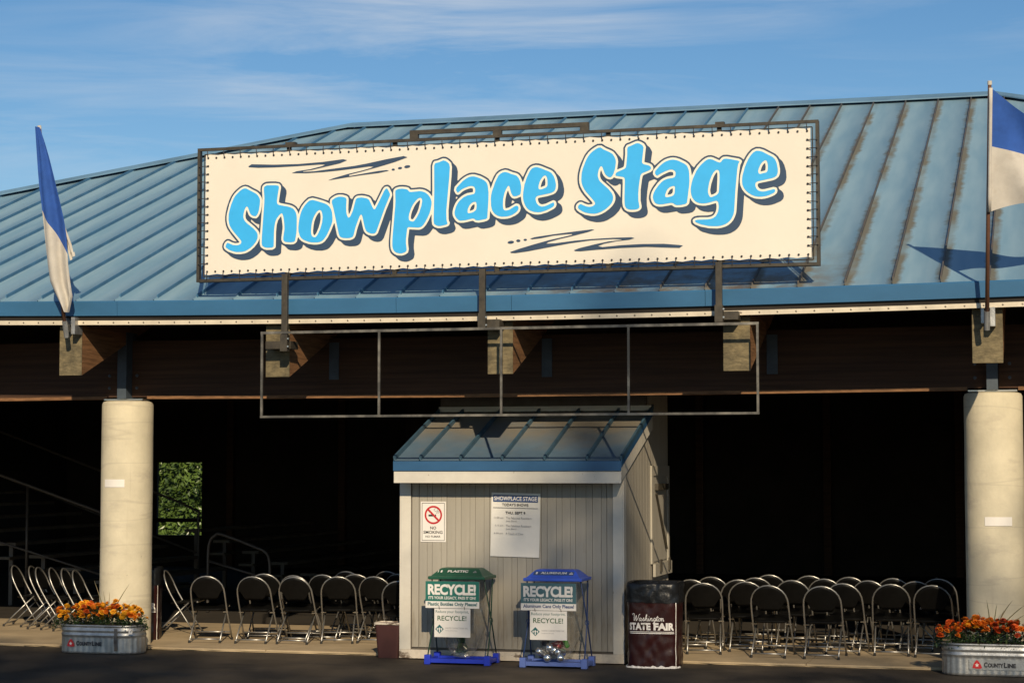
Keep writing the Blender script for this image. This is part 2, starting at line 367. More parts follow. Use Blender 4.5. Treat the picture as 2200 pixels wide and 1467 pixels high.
def clear_film(name, tint, body):
    m, n, l, b = _mat(name)
    n.remove(b)
    out = n['Material Output']
    tr = n.new('ShaderNodeBsdfTransparent'); tr.inputs['Color'].default_value = (*tint, 1)
    gl = n.new('ShaderNodeBsdfGlossy'); gl.inputs['Roughness'].default_value = 0.18
    df = n.new('ShaderNodeBsdfDiffuse'); df.inputs['Color'].default_value = (0.62, 0.60, 0.55, 1)
    tc = n.new('ShaderNodeTexCoord')
    nz = n.new('ShaderNodeTexNoise'); nz.inputs['Scale'].default_value = 9; nz.inputs['Detail'].default_value = 5
    l.new(tc.outputs['Object'], nz.inputs['Vector'])
    bp = n.new('ShaderNodeBump'); bp.inputs['Strength'].default_value = 0.8; bp.inputs['Distance'].default_value = 0.03
    l.new(nz.outputs['Fac'], bp.inputs['Height']); l.new(bp.outputs['Normal'], gl.inputs['Normal'])
    mr = n.new('ShaderNodeMapRange'); mr.inputs['From Min'].default_value = 0.42; mr.inputs['From Max'].default_value = 0.72
    mr.inputs['To Min'].default_value = body * 0.4; mr.inputs['To Max'].default_value = body * 2
    l.new(nz.outputs['Fac'], mr.inputs['Value'])
    m1 = n.new('ShaderNodeMixShader'); l.new(mr.outputs['Result'], m1.inputs[0])
    l.new(tr.outputs[0], m1.inputs[1]); l.new(df.outputs[0], m1.inputs[2])
    m2 = n.new('ShaderNodeMixShader'); m2.inputs[0].default_value = 0.07
    l.new(m1.outputs[0], m2.inputs[1]); l.new(gl.outputs[0], m2.inputs[2])
    l.new(m2.outputs[0], out.inputs['Surface'])
    return m
M['film'] = clear_film('clear_bag_film', (0.93, 0.92, 0.89), 0.10)
M['greenbottle'] = clear_film('green_bottle_plastic', (0.12, 0.45, 0.22), 0.12)

# ------------------------------------------------------------------ builders
class MB:
    """Collects geometry, then links it as one mesh object."""
    def __init__(s):
        s.v, s.f = [], []
    def add(s, vs_, fs_):
        o = len(s.v)
        s.v += [tuple(p) for p in vs_]
        s.f += [tuple(i + o for i in f) for f in fs_]
        return s
    def box(s, x0, x1, y0, y1, z0, z1):
        return s.add([(x0, y0, z0), (x1, y0, z0), (x1, y1, z0), (x0, y1, z0), (x0, y0, z1), (x1, y0, z1), (x1, y1, z1), (x0, y1, z1)],
                     [(0, 3, 2, 1), (4, 5, 6, 7), (0, 1, 5, 4), (1, 2, 6, 5), (2, 3, 7, 6), (3, 0, 4, 7)])
    def bar(s, a, b, w, h, up=(0, 0, 1)):
        a, b = Vector(a), Vector(b)
        d = (b - a).normalized()
        r = d.cross(Vector(up))
        if r.length < 1e-4: r = d.cross(Vector((0, 1, 0)))
        r.normalize(); u = r.cross(d)
        c = [r * (w / 2) * i + u * (h / 2) * j for i, j in ((-1, -1), (1, -1), (1, 1), (-1, 1))]
        return s.add([a + k for k in c] + [b + k for k in c],
                     [(0, 1, 2, 3), (7, 6, 5, 4), (0, 4, 5, 1), (1, 5, 6, 2), (2, 6, 7, 3), (3, 7, 4, 0)])
    def tube(s, pts, r, n=8, closed=False, caps=True):
        pts = [Vector(p) for p in pts]
        rs = r if isinstance(r, (list, tuple)) else [r] * len(pts)
        m = len(pts); vs_, fs_ = [], []
        ref = None
        for i, p in enumerate(pts):
            if closed: t = pts[(i + 1) % m] - pts[i - 1]
            else: t = pts[min(i + 1, m - 1)] - pts[max(i - 1, 0)]
            t.normalize()
            if ref is None:
                ref = t.orthogonal().normalized()
            ref = (ref - t * ref.dot(t))
            if ref.length < 1e-5: ref = t.orthogonal()
            ref.normalize()
            b = t.cross(ref)
            for k in range(n):
                a = 2 * pi * k / n
                vs_.append(p + (ref * cos(a) + b * sin(a)) * rs[i])
        for i in range(m if closed else m - 1):
            for k in range(n):
                j = (i + 1) % m
                fs_.append((i * n + k, i * n + (k + 1) % n, j * n + (k + 1) % n, j * n + k))
        if caps and not closed:
            fs_.append(tuple(range(n))[::-1]); fs_.append(tuple((m - 1) * n + k for k in range(n)))
        return s.add(vs_, fs_)
    def lathe(s, prof, n=24, c=(0, 0), cap=True):
        vs_, fs_ = [], []
        for r, z in prof:
            for k in range(n):
                a = 2 * pi * k / n
                vs_.append((c[0] + r * cos(a), c[1] + r * sin(a), z))
        for i in range(len(prof) - 1):
            for k in range(n):
                fs_.append((i * n + k, i * n + (k + 1) % n, (i + 1) * n + (k + 1) % n, (i + 1) * n + k))
        if cap:
            fs_.append(tuple(range(n))[::-1]); fs_.append(tuple((len(prof) - 1) * n + k for k in range(n)))
        return s.add(vs_, fs_)
    def prism(s, poly, fn0, fn1):
        """Extrude a 2D polygon between two maps (u,v)->point."""
        n = len(poly)
        return s.add([fn0(*p) for p in poly] + [fn1(*p) for p in poly],
                     [tuple(range(n)), tuple(range(2 * n - 1, n - 1, -1))] + [(i, i + n, (i + 1) % n + n, (i + 1) % n) for i in range(n)])
    def grid(s, rows):
        h, w = len(rows), len(rows[0])
        return s.add([p for r in rows for p in r],
                     [(j * w + i, j * w + i + 1, (j + 1) * w + i + 1, (j + 1) * w + i) for j in range(h - 1) for i in range(w - 1)])
    def mesh(s, name, smooth=False, fix=True):
        me = bpy.data.meshes.new(name)
        me.from_pydata(s.v, [], s.f)
        if fix:
            bm = bmesh.new(); bm.from_mesh(me)
            bmesh.ops.recalc_face_normals(bm, faces=bm.faces)
            bm.to_mesh(me); bm.free()
        if smooth:
            me.polygons.foreach_set('use_smooth', [True] * len(me.polygons))
        me.update()
        return me
    def build(s, name, mat, parent=None, smooth=False, world=True, fix=True, bevel=0.0):
        return link(name, s.mesh(name, smooth, fix), mat, parent, world, bevel)

def origin_of(p):
    o = Vector((0, 0, 0))
    while p is not None:
        o += p.location if p.parent is None else Vector((0, 0, 0))
        p = p.parent
    return o

def link(name, me, mat, parent=None, world=True, bevel=0.0):
    """world=True: the mesh is in scene coordinates; world=False: in the parent's own coordinates."""
    o = bpy.data.objects.new(name, me)
    COL.objects.link(o)
    if mat is not None and len(me.materials) == 0:
        me.materials.append(M[mat])
    if parent is not None:
        o.parent = parent
        if world and parent.parent is None:
            o.matrix_parent_inverse = Matrix.Translation(-parent.location)
    if bevel:
        b = o.modifiers.new('edge', 'BEVEL'); b.width = bevel; b.segments = 2; b.limit_method = 'ANGLE'
    return o

def tag(o, label=None, cat=None, group=None, kind=None):
    if label: o['label'] = label
    if cat: o['category'] = cat
    if group: o['group'] = group
    if kind: o['kind'] = kind
    return o

def thing(name, label, cat, loc=(0, 0, 0), rz=0.0, group=None):
    o = bpy.data.objects.new(name, None)
    o.empty_display_size = 0.2
    COL.objects.link(o)
    o.location = loc
    o.rotation_euler = (0, 0, rz)
    return tag(o, label, cat, group)

def copy_tree(o, parent=None):
    c = o.copy(); COL.objects.link(c)
    if parent is not None: c.parent = parent
    for ch in o.children:
        copy_tree(ch, c)
    return c

def curve_mesh(cu):
    ob = bpy.data.objects.new('tmp', cu); COL.objects.link(ob)
    dg = bpy.context.evaluated_depsgraph_get()
    me = bpy.data.meshes.new_from_object(ob.evaluated_get(dg))
    bpy.data.objects.remove(ob); bpy.data.curves.remove(cu)
    me.materials.clear()
    return me

def fill_mesh(polys, sc=1.0):
    """Flat filled face from closed outlines (holes by even-odd), in local x,y."""
    cu = bpy.data.curves.new('tmp', 'CURVE'); cu.dimensions = '2D'; cu.fill_mode = 'FRONT'
    for p in polys:
        sp = cu.splines.new('POLY'); sp.points.add(len(p) - 1)
        for q, (a, b) in zip(sp.points, p): q.co = (a * sc, b * sc, 0, 1)
        sp.use_cyclic_u = True
    return curve_mesh(cu)

def text_mesh(body, w=None, h=None, bold=0.0, shear=0.0, space=1.0):
    cu = bpy.data.curves.new('tmp', 'FONT'); cu.body = body; cu.size = 1.0
    cu.offset = bold; cu.shear = shear; cu.space_character = space; cu.resolution_u = 3
    me = curve_mesh(cu)
    xs = [v.co.x for v in me.vertices]; ys = [v.co.y for v in me.vertices]
    x0, x1, y0, y1 = min(xs), max(xs), min(ys), max(ys)
    sx = (w / (x1 - x0)) if w else None
    sy = (h / (y1 - y0)) if h else None
    sx = sx or sy; sy = sy or sx
    for v in me.vertices:
        v.co.x = (v.co.x - x0) * sx; v.co.y = (v.co.y - y0) * sy
    return me

def flat(name, me, mat, parent, x, y, z, tilt=0.0):
    """Stand a flat x,y mesh upright facing -Y with its lower-left corner at (x, y, z), in scene coordinates."""
    me.transform(Matrix.Translation((x, y, z)) @ Matrix.Rotation(tilt, 4, 'Y') @ Matrix.Rotation(radians(90), 4, 'X'))
    return link(name, me, mat, parent, True)

def text(parent, body, x, y, z, mat, w=None, h=None, bold=0.0, shear=0.0, space=1.0, tilt=0.0):
    return flat('lettering', text_mesh(body, w, h, bold, shear, space), mat, parent, x, y, z, tilt)

# ------------------------------------------------------------------ outlines of the banner's lettering (millimetres on the banner)
SIGN_BLUE=[[(-886,4206),(-916,4214),(-933,4224),(-946,4237),(-958,4260),(-963,4290),(-963,4338),(-960,4392),(-934,4692),(-931,4752),(-934,4836),(-932,4854),(-922,4864),(-904,4871),(-886,4874),(-856,4874),(-820,4869),(-802,4863),(-778,4838),(-760,4836),(-670,4842),(-640,4837),(-616,4828),(-598,4817),(-578,4800),(-559,4776),(-547,4752),(-541,4728),(-540,4704),(-551,4644),(-563,4608),(-583,4566),(-610,4518),(-628,4493),(-646,4477),(-664,4468),(-688,4466),(-784,4474),(-790,4473),(-802,4464),(-815,4350),(-815,4308),(-807,4248),(-811,4230),(-824,4218),(-844,4210),(-862,4206)],[(-2710,4278),(-2746,4289),(-2776,4302),(-2809,4326),(-2813,4338),(-2804,4362),(-2794,4373),(-2788,4376),(-2728,4350),(-2686,4346),(-2668,4348),(-2650,4354),(-2640,4362),(-2634,4374),(-2635,4386),(-2646,4404),(-2716,4482),(-2753,4530),(-2769,4560),(-2776,4584),(-2782,4620),(-2780,4674),(-2773,4710),(-2754,4776),(-2725,4842),(-2705,4872),(-2661,4914),(-2638,4930),(-2620,4939),(-2596,4944),(-2578,4939),(-2488,4892),(-2464,4877),(-2446,4857),(-2430,4830),(-2426,4806),(-2428,4770),(-2437,4710),(-2447,4680),(-2458,4658),(-2476,4644),(-2500,4648),(-2518,4656),(-2532,4668),(-2542,4685),(-2562,4740),(-2572,4749),(-2578,4750),(-2590,4738),(-2600,4716),(-2611,4674),(-2613,4644),(-2611,4632),(-2605,4614),(-2590,4592),(-2572,4575),(-2499,4518),(-2464,4482),(-2452,4458),(-2449,4440),(-2451,4416),(-2457,4398),(-2470,4374),(-2500,4338),(-2524,4317),(-2568,4290),(-2596,4279),(-2620,4274),(-2680,4273)],[(-2338,4308),(-2368,4313),(-2386,4323),(-2398,4332),(-2405,4356),(-2403,4434),(-2379,4782),(-2378,4836),(-2385,4920),(-2383,4944),(-2380,4950),(-2364,4962),(-2350,4966),(-2260,4964),(-2224,4958),(-2217,4950),(-2215,4932),(-2226,4872),(-2237,4794),(-2233,4770),(-2224,4760),(-2206,4753),(-2110,4733),(-2086,4726),(-2062,4714),(-2050,4705),(-2034,4686),(-2024,4668),(-2017,4644),(-2013,4614),(-2013,4494),(-2016,4452),(-2030,4374),(-2038,4366),(-2050,4361),(-2080,4357),(-2134,4363),(-2147,4368),(-2159,4380),(-2163,4392),(-2163,4410),(-2150,4500),(-2153,4554),(-2162,4620),(-2168,4644),(-2177,4662),(-2182,4665),(-2188,4664),(-2206,4651),(-2230,4623),(-2243,4602),(-2254,4572),(-2263,4518),(-2266,4476),(-2269,4320),(-2290,4308)],[(-1840,4349),(-1876,4355),(-1924,4373),(-1948,4386),(-1967,4404),(-1981,4428),(-1994,4470),(-1996,4506),(-1993,4548),(-1984,4608),(-1973,4650),(-1962,4680),(-1947,4710),(-1926,4740),(-1900,4767),(-1876,4787),(-1870,4789),(-1840,4794),(-1792,4781),(-1702,4751),(-1678,4739),(-1654,4719),(-1633,4686),(-1623,4656),(-1617,4602),(-1618,4560),(-1636,4510),(-1672,4434),(-1690,4404),(-1720,4370),(-1738,4358),(-1762,4350),(-1786,4347)],[(2354,4380),(2312,4384),(2240,4402),(2192,4422),(2179,4434),(2178,4440),(2185,4446),(2204,4450),(2306,4450),(2336,4454),(2360,4461),(2384,4479),(2398,4500),(2409,4524),(2414,4554),(2416,4578),(2412,4608),(2408,4620),(2396,4630),(2378,4629),(2324,4615),(2288,4609),(2258,4608),(2228,4612),(2204,4620),(2184,4632),(2167,4650),(2153,4674),(2144,4698),(2139,4728),(2138,4758),(2142,4788),(2150,4824),(2162,4861),(2195,4932),(2220,4968),(2241,4992),(2276,5023),(2294,5036),(2318,5046),(2336,5046),(2360,5039),(2404,5016),(2426,5008),(2438,5010),(2450,5026),(2468,5042),(2492,5044),(2534,5037),(2606,5020),(2625,5010),(2612,4985),(2602,4932),(2581,4716),(2569,4530),(2564,4500),(2555,4476),(2540,4447),(2522,4425),(2498,4406),(2474,4394),(2438,4383),(2402,4379)],[(-1498,4385),(-1516,4390),(-1531,4398),(-1540,4410),(-1548,4428),(-1609,4698),(-1627,4758),(-1624,4783),(-1589,4806),(-1552,4817),(-1510,4815),(-1486,4808),(-1470,4800),(-1464,4782),(-1468,4698),(-1466,4656),(-1460,4626),(-1452,4608),(-1444,4597),(-1438,4595),(-1428,4602),(-1419,4614),(-1396,4662),(-1365,4776),(-1357,4788),(-1342,4797),(-1300,4800),(-1252,4791),(-1229,4782),(-1216,4770),(-1178,4692),(-1168,4676),(-1162,4672),(-1156,4672),(-1150,4676),(-1117,4734),(-1053,4860),(-1036,4881),(-1024,4883),(-1013,4872),(-992,4830),(-989,4812),(-1049,4674),(-1137,4440),(-1150,4424),(-1168,4419),(-1198,4422),(-1234,4438),(-1248,4452),(-1260,4476),(-1267,4500),(-1292,4608),(-1300,4620),(-1306,4620),(-1312,4617),(-1321,4602),(-1343,4548),(-1365,4488),(-1383,4416),(-1391,4398),(-1402,4390),(-1426,4383),(-1456,4381)],[(-1822,4403),(-1840,4414),(-1848,4428),(-1852,4440),(-1854,4470),(-1848,4536),(-1840,4572),(-1830,4602),(-1816,4632),(-1791,4668),(-1775,4680),(-1762,4685),(-1750,4682),(-1744,4677),(-1736,4662),(-1730,4638),(-1727,4608),(-1733,4554),(-1750,4494),(-1779,4434),(-1798,4409),(-1810,4403)],[(-466,4475),(-490,4482),(-509,4494),(-514,4500),(-519,4530),(-513,4842),(-515,5094),(-507,5118),(-502,5124),(-467,5130),(-418,5148),(-394,5142),(-370,5126),(-356,5112),(-353,5106),(-346,5076),(-352,4974),(-383,4632),(-381,4542),(-377,4518),(-369,4500),(-376,4490),(-394,4484),(-442,4475)],[(-40,4518),(-64,4520),(-76,4526),(-88,4537),(-106,4540),(-178,4525),(-232,4522),(-250,4526),(-274,4548),(-286,4566),(-294,4584),(-296,4602),(-295,4620),(-281,4668),(-262,4703),(-244,4726),(-202,4760),(-160,4779),(-94,4790),(-82,4800),(-77,4818),(-78,4842),(-86,4860),(-94,4867),(-106,4871),(-124,4873),(-148,4869),(-196,4853),(-220,4841),(-256,4812),(-262,4810),(-268,4815),(-280,4836),(-281,4842),(-274,4864),(-208,4929),(-166,4956),(-136,4968),(-112,4971),(-88,4970),(-58,4962),(-4,4939),(18,4926),(38,4909),(50,4890),(57,4866),(65,4800),(64,4722),(52,4542),(38,4531)],[(-766,4536),(-777,4542),(-784,4554),(-786,4578),(-782,4608),(-761,4668),(-742,4704),(-709,4746),(-688,4764),(-670,4772),(-664,4772),(-658,4772),(-648,4764),(-643,4746),(-644,4728),(-652,4686),(-674,4620),(-701,4572),(-724,4542),(-736,4533),(-742,4531)],[(206,4547),(182,4551),(158,4560),(134,4576),(120,4590),(104,4614),(98,4632),(91,4662),(88,4734),(91,4770),(99,4806),(136,4908),(168,4968),(188,4986),(212,4998),(236,5003),(272,4994),(296,4982),(344,4967),(362,4958),(379,4938),(397,4902),(408,4848),(406,4806),(401,4776),(392,4764),(356,4751),(332,4750),(320,4757),(314,4764),(301,4788),(283,4854),(278,4859),(272,4859),(266,4854),(245,4818),(233,4788),(219,4728),(216,4668),(218,4638),(224,4620),(236,4612),(248,4610),(272,4614),(290,4620),(339,4650),(356,4655),(368,4653),(374,4648),(379,4638),(380,4626),(377,4614),(364,4596),(338,4576),(314,4563),(290,4555),(260,4548)],[(1118,4548),(1076,4558),(1046,4570),(1006,4596),(995,4614),(999,4632),(1016,4647),(1028,4647),(1052,4634),(1088,4620),(1118,4616),(1140,4620),(1154,4626),(1168,4638),(1171,4650),(1167,4662),(1154,4681),(1077,4770),(1058,4799),(1043,4830),(1034,4860),(1030,4896),(1035,4962),(1046,5004),(1077,5082),(1100,5124),(1124,5153),(1148,5174),(1178,5194),(1208,5209),(1232,5208),(1256,5190),(1316,5161),(1346,5143),(1358,5130),(1373,5106),(1384,5076),(1386,5052),(1380,5004),(1375,4980),(1360,4938),(1346,4916),(1334,4906),(1322,4905),(1310,4908),(1298,4915),(1280,4932),(1269,4950),(1248,5010),(1238,5021),(1232,5019),(1223,5010),(1211,4986),(1201,4944),(1201,4920),(1212,4884),(1226,4865),(1309,4788),(1343,4746),(1355,4716),(1357,4698),(1354,4674),(1340,4644),(1322,4623),(1286,4591),(1256,4573),(1232,4561),(1196,4549),(1166,4544)],[(1532,4572),(1508,4578),(1490,4588),(1478,4607),(1473,4626),(1471,4698),(1476,4866),(1473,4890),(1466,4899),(1454,4903),(1388,4916),(1379,4926),(1382,4938),(1394,4953),(1472,4984),(1485,4998),(1491,5022),(1501,5124),(1501,5184),(1508,5201),(1514,5205),(1532,5210),(1586,5233),(1604,5236),(1616,5234),(1628,5230),(1655,5214),(1668,5190),(1653,5070),(1651,5046),(1655,5034),(1659,5028),(1670,5022),(1712,5011),(1730,5002),(1740,4992),(1743,4980),(1737,4968),(1724,4959),(1652,4932),(1640,4920),(1633,4902),(1618,4806),(1612,4728),(1613,4662),(1623,4602),(1621,4590),(1610,4580),(1598,4575),(1574,4571)],[(542,4584),(500,4600),(482,4612),(464,4630),(451,4650),(440,4674),(431,4704),(427,4728),(426,4764),(429,4794),(441,4866),(466,4938),(499,5004),(518,5026),(542,5036),(560,5039),(578,5037),(608,5028),(698,4989),(722,4974),(746,4941),(759,4908),(769,4860),(769,4836),(765,4812),(757,4794),(752,4788),(728,4774),(704,4767),(584,4747),(566,4738),(560,4728),(557,4716),(562,4692),(572,4668),(590,4649),(608,4640),(626,4636),(650,4639),(686,4651),(740,4675),(750,4668),(752,4650),(747,4638),(734,4627),(710,4614),(668,4596),(638,4587),(608,4580),(584,4579)],[(-142,4596),(-148,4596),(-154,4602),(-157,4614),(-154,4638),(-141,4668),(-128,4686),(-112,4700),(-94,4708),(-77,4710),(-67,4704),(-62,4680),(-62,4656),(-67,4632),(-76,4620),(-94,4608),(-112,4601)],[(2000,4600),(1978,4608),(1964,4621),(1940,4626),(1850,4614),(1820,4615),(1796,4621),(1780,4632),(1772,4644),(1764,4662),(1758,4686),(1760,4710),(1768,4734),(1784,4764),(1821,4812),(1850,4840),(1874,4856),(1904,4867),(1958,4874),(1976,4881),(1983,4890),(1987,4902),(1988,4926),(1982,4940),(1964,4953),(1952,4957),(1928,4957),(1880,4941),(1832,4918),(1808,4903),(1802,4902),(1793,4908),(1780,4926),(1784,4950),(1826,4995),(1858,5022),(1886,5039),(1916,5050),(1940,5055),(1964,5056),(1988,5052),(2018,5042),(2078,5010),(2100,4992),(2108,4980),(2121,4944),(2125,4908),(2127,4842),(2124,4794),(2102,4626),(2099,4620),(2084,4609),(2036,4601)],[(2804,4655),(2774,4661),(2744,4674),(2708,4697),(2684,4720),(2666,4744),(2652,4776),(2648,4806),(2648,4836),(2653,4872),(2675,4950),(2692,4992),(2713,5034),(2738,5070),(2762,5095),(2792,5109),(2822,5106),(2852,5096),(2948,5042),(2969,5022),(2982,4998),(2990,4974),(2999,4920),(2999,4890),(2995,4872),(2986,4854),(2966,4840),(2942,4832),(2804,4807),(2786,4797),(2780,4788),(2778,4770),(2781,4752),(2790,4734),(2804,4719),(2822,4710),(2846,4705),(2870,4706),(2954,4724),(2966,4722),(2971,4716),(2972,4710),(2969,4698),(2956,4686),(2906,4665),(2876,4658),(2840,4654)],[(2330,4671),(2318,4692),(2311,4716),(2311,4746),(2322,4806),(2333,4842),(2348,4878),(2365,4908),(2384,4929),(2396,4935),(2408,4936),(2420,4926),(2426,4896),(2425,4824),(2418,4722),(2411,4704),(2396,4689),(2378,4680),(2348,4669)],[(1892,4685),(1884,4692),(1884,4710),(1897,4746),(1910,4766),(1934,4785),(1965,4794),(1979,4788),(1981,4776),(1978,4728),(1972,4710),(1960,4698),(1940,4690),(1910,4685)],[(596,4812),(591,4818),(588,4830),(590,4854),(602,4890),(611,4908),(628,4932),(644,4946),(656,4950),(662,4948),(668,4942),(676,4926),(681,4902),(681,4854),(674,4836),(662,4827),(638,4817),(614,4811)],[(2816,4882),(2810,4890),(2807,4908),(2813,4932),(2832,4974),(2852,4997),(2870,5008),(2882,5011),(2888,5007),(2896,4992),(2901,4968),(2902,4938),(2898,4908),(2888,4893),(2882,4891),(2828,4879)]]
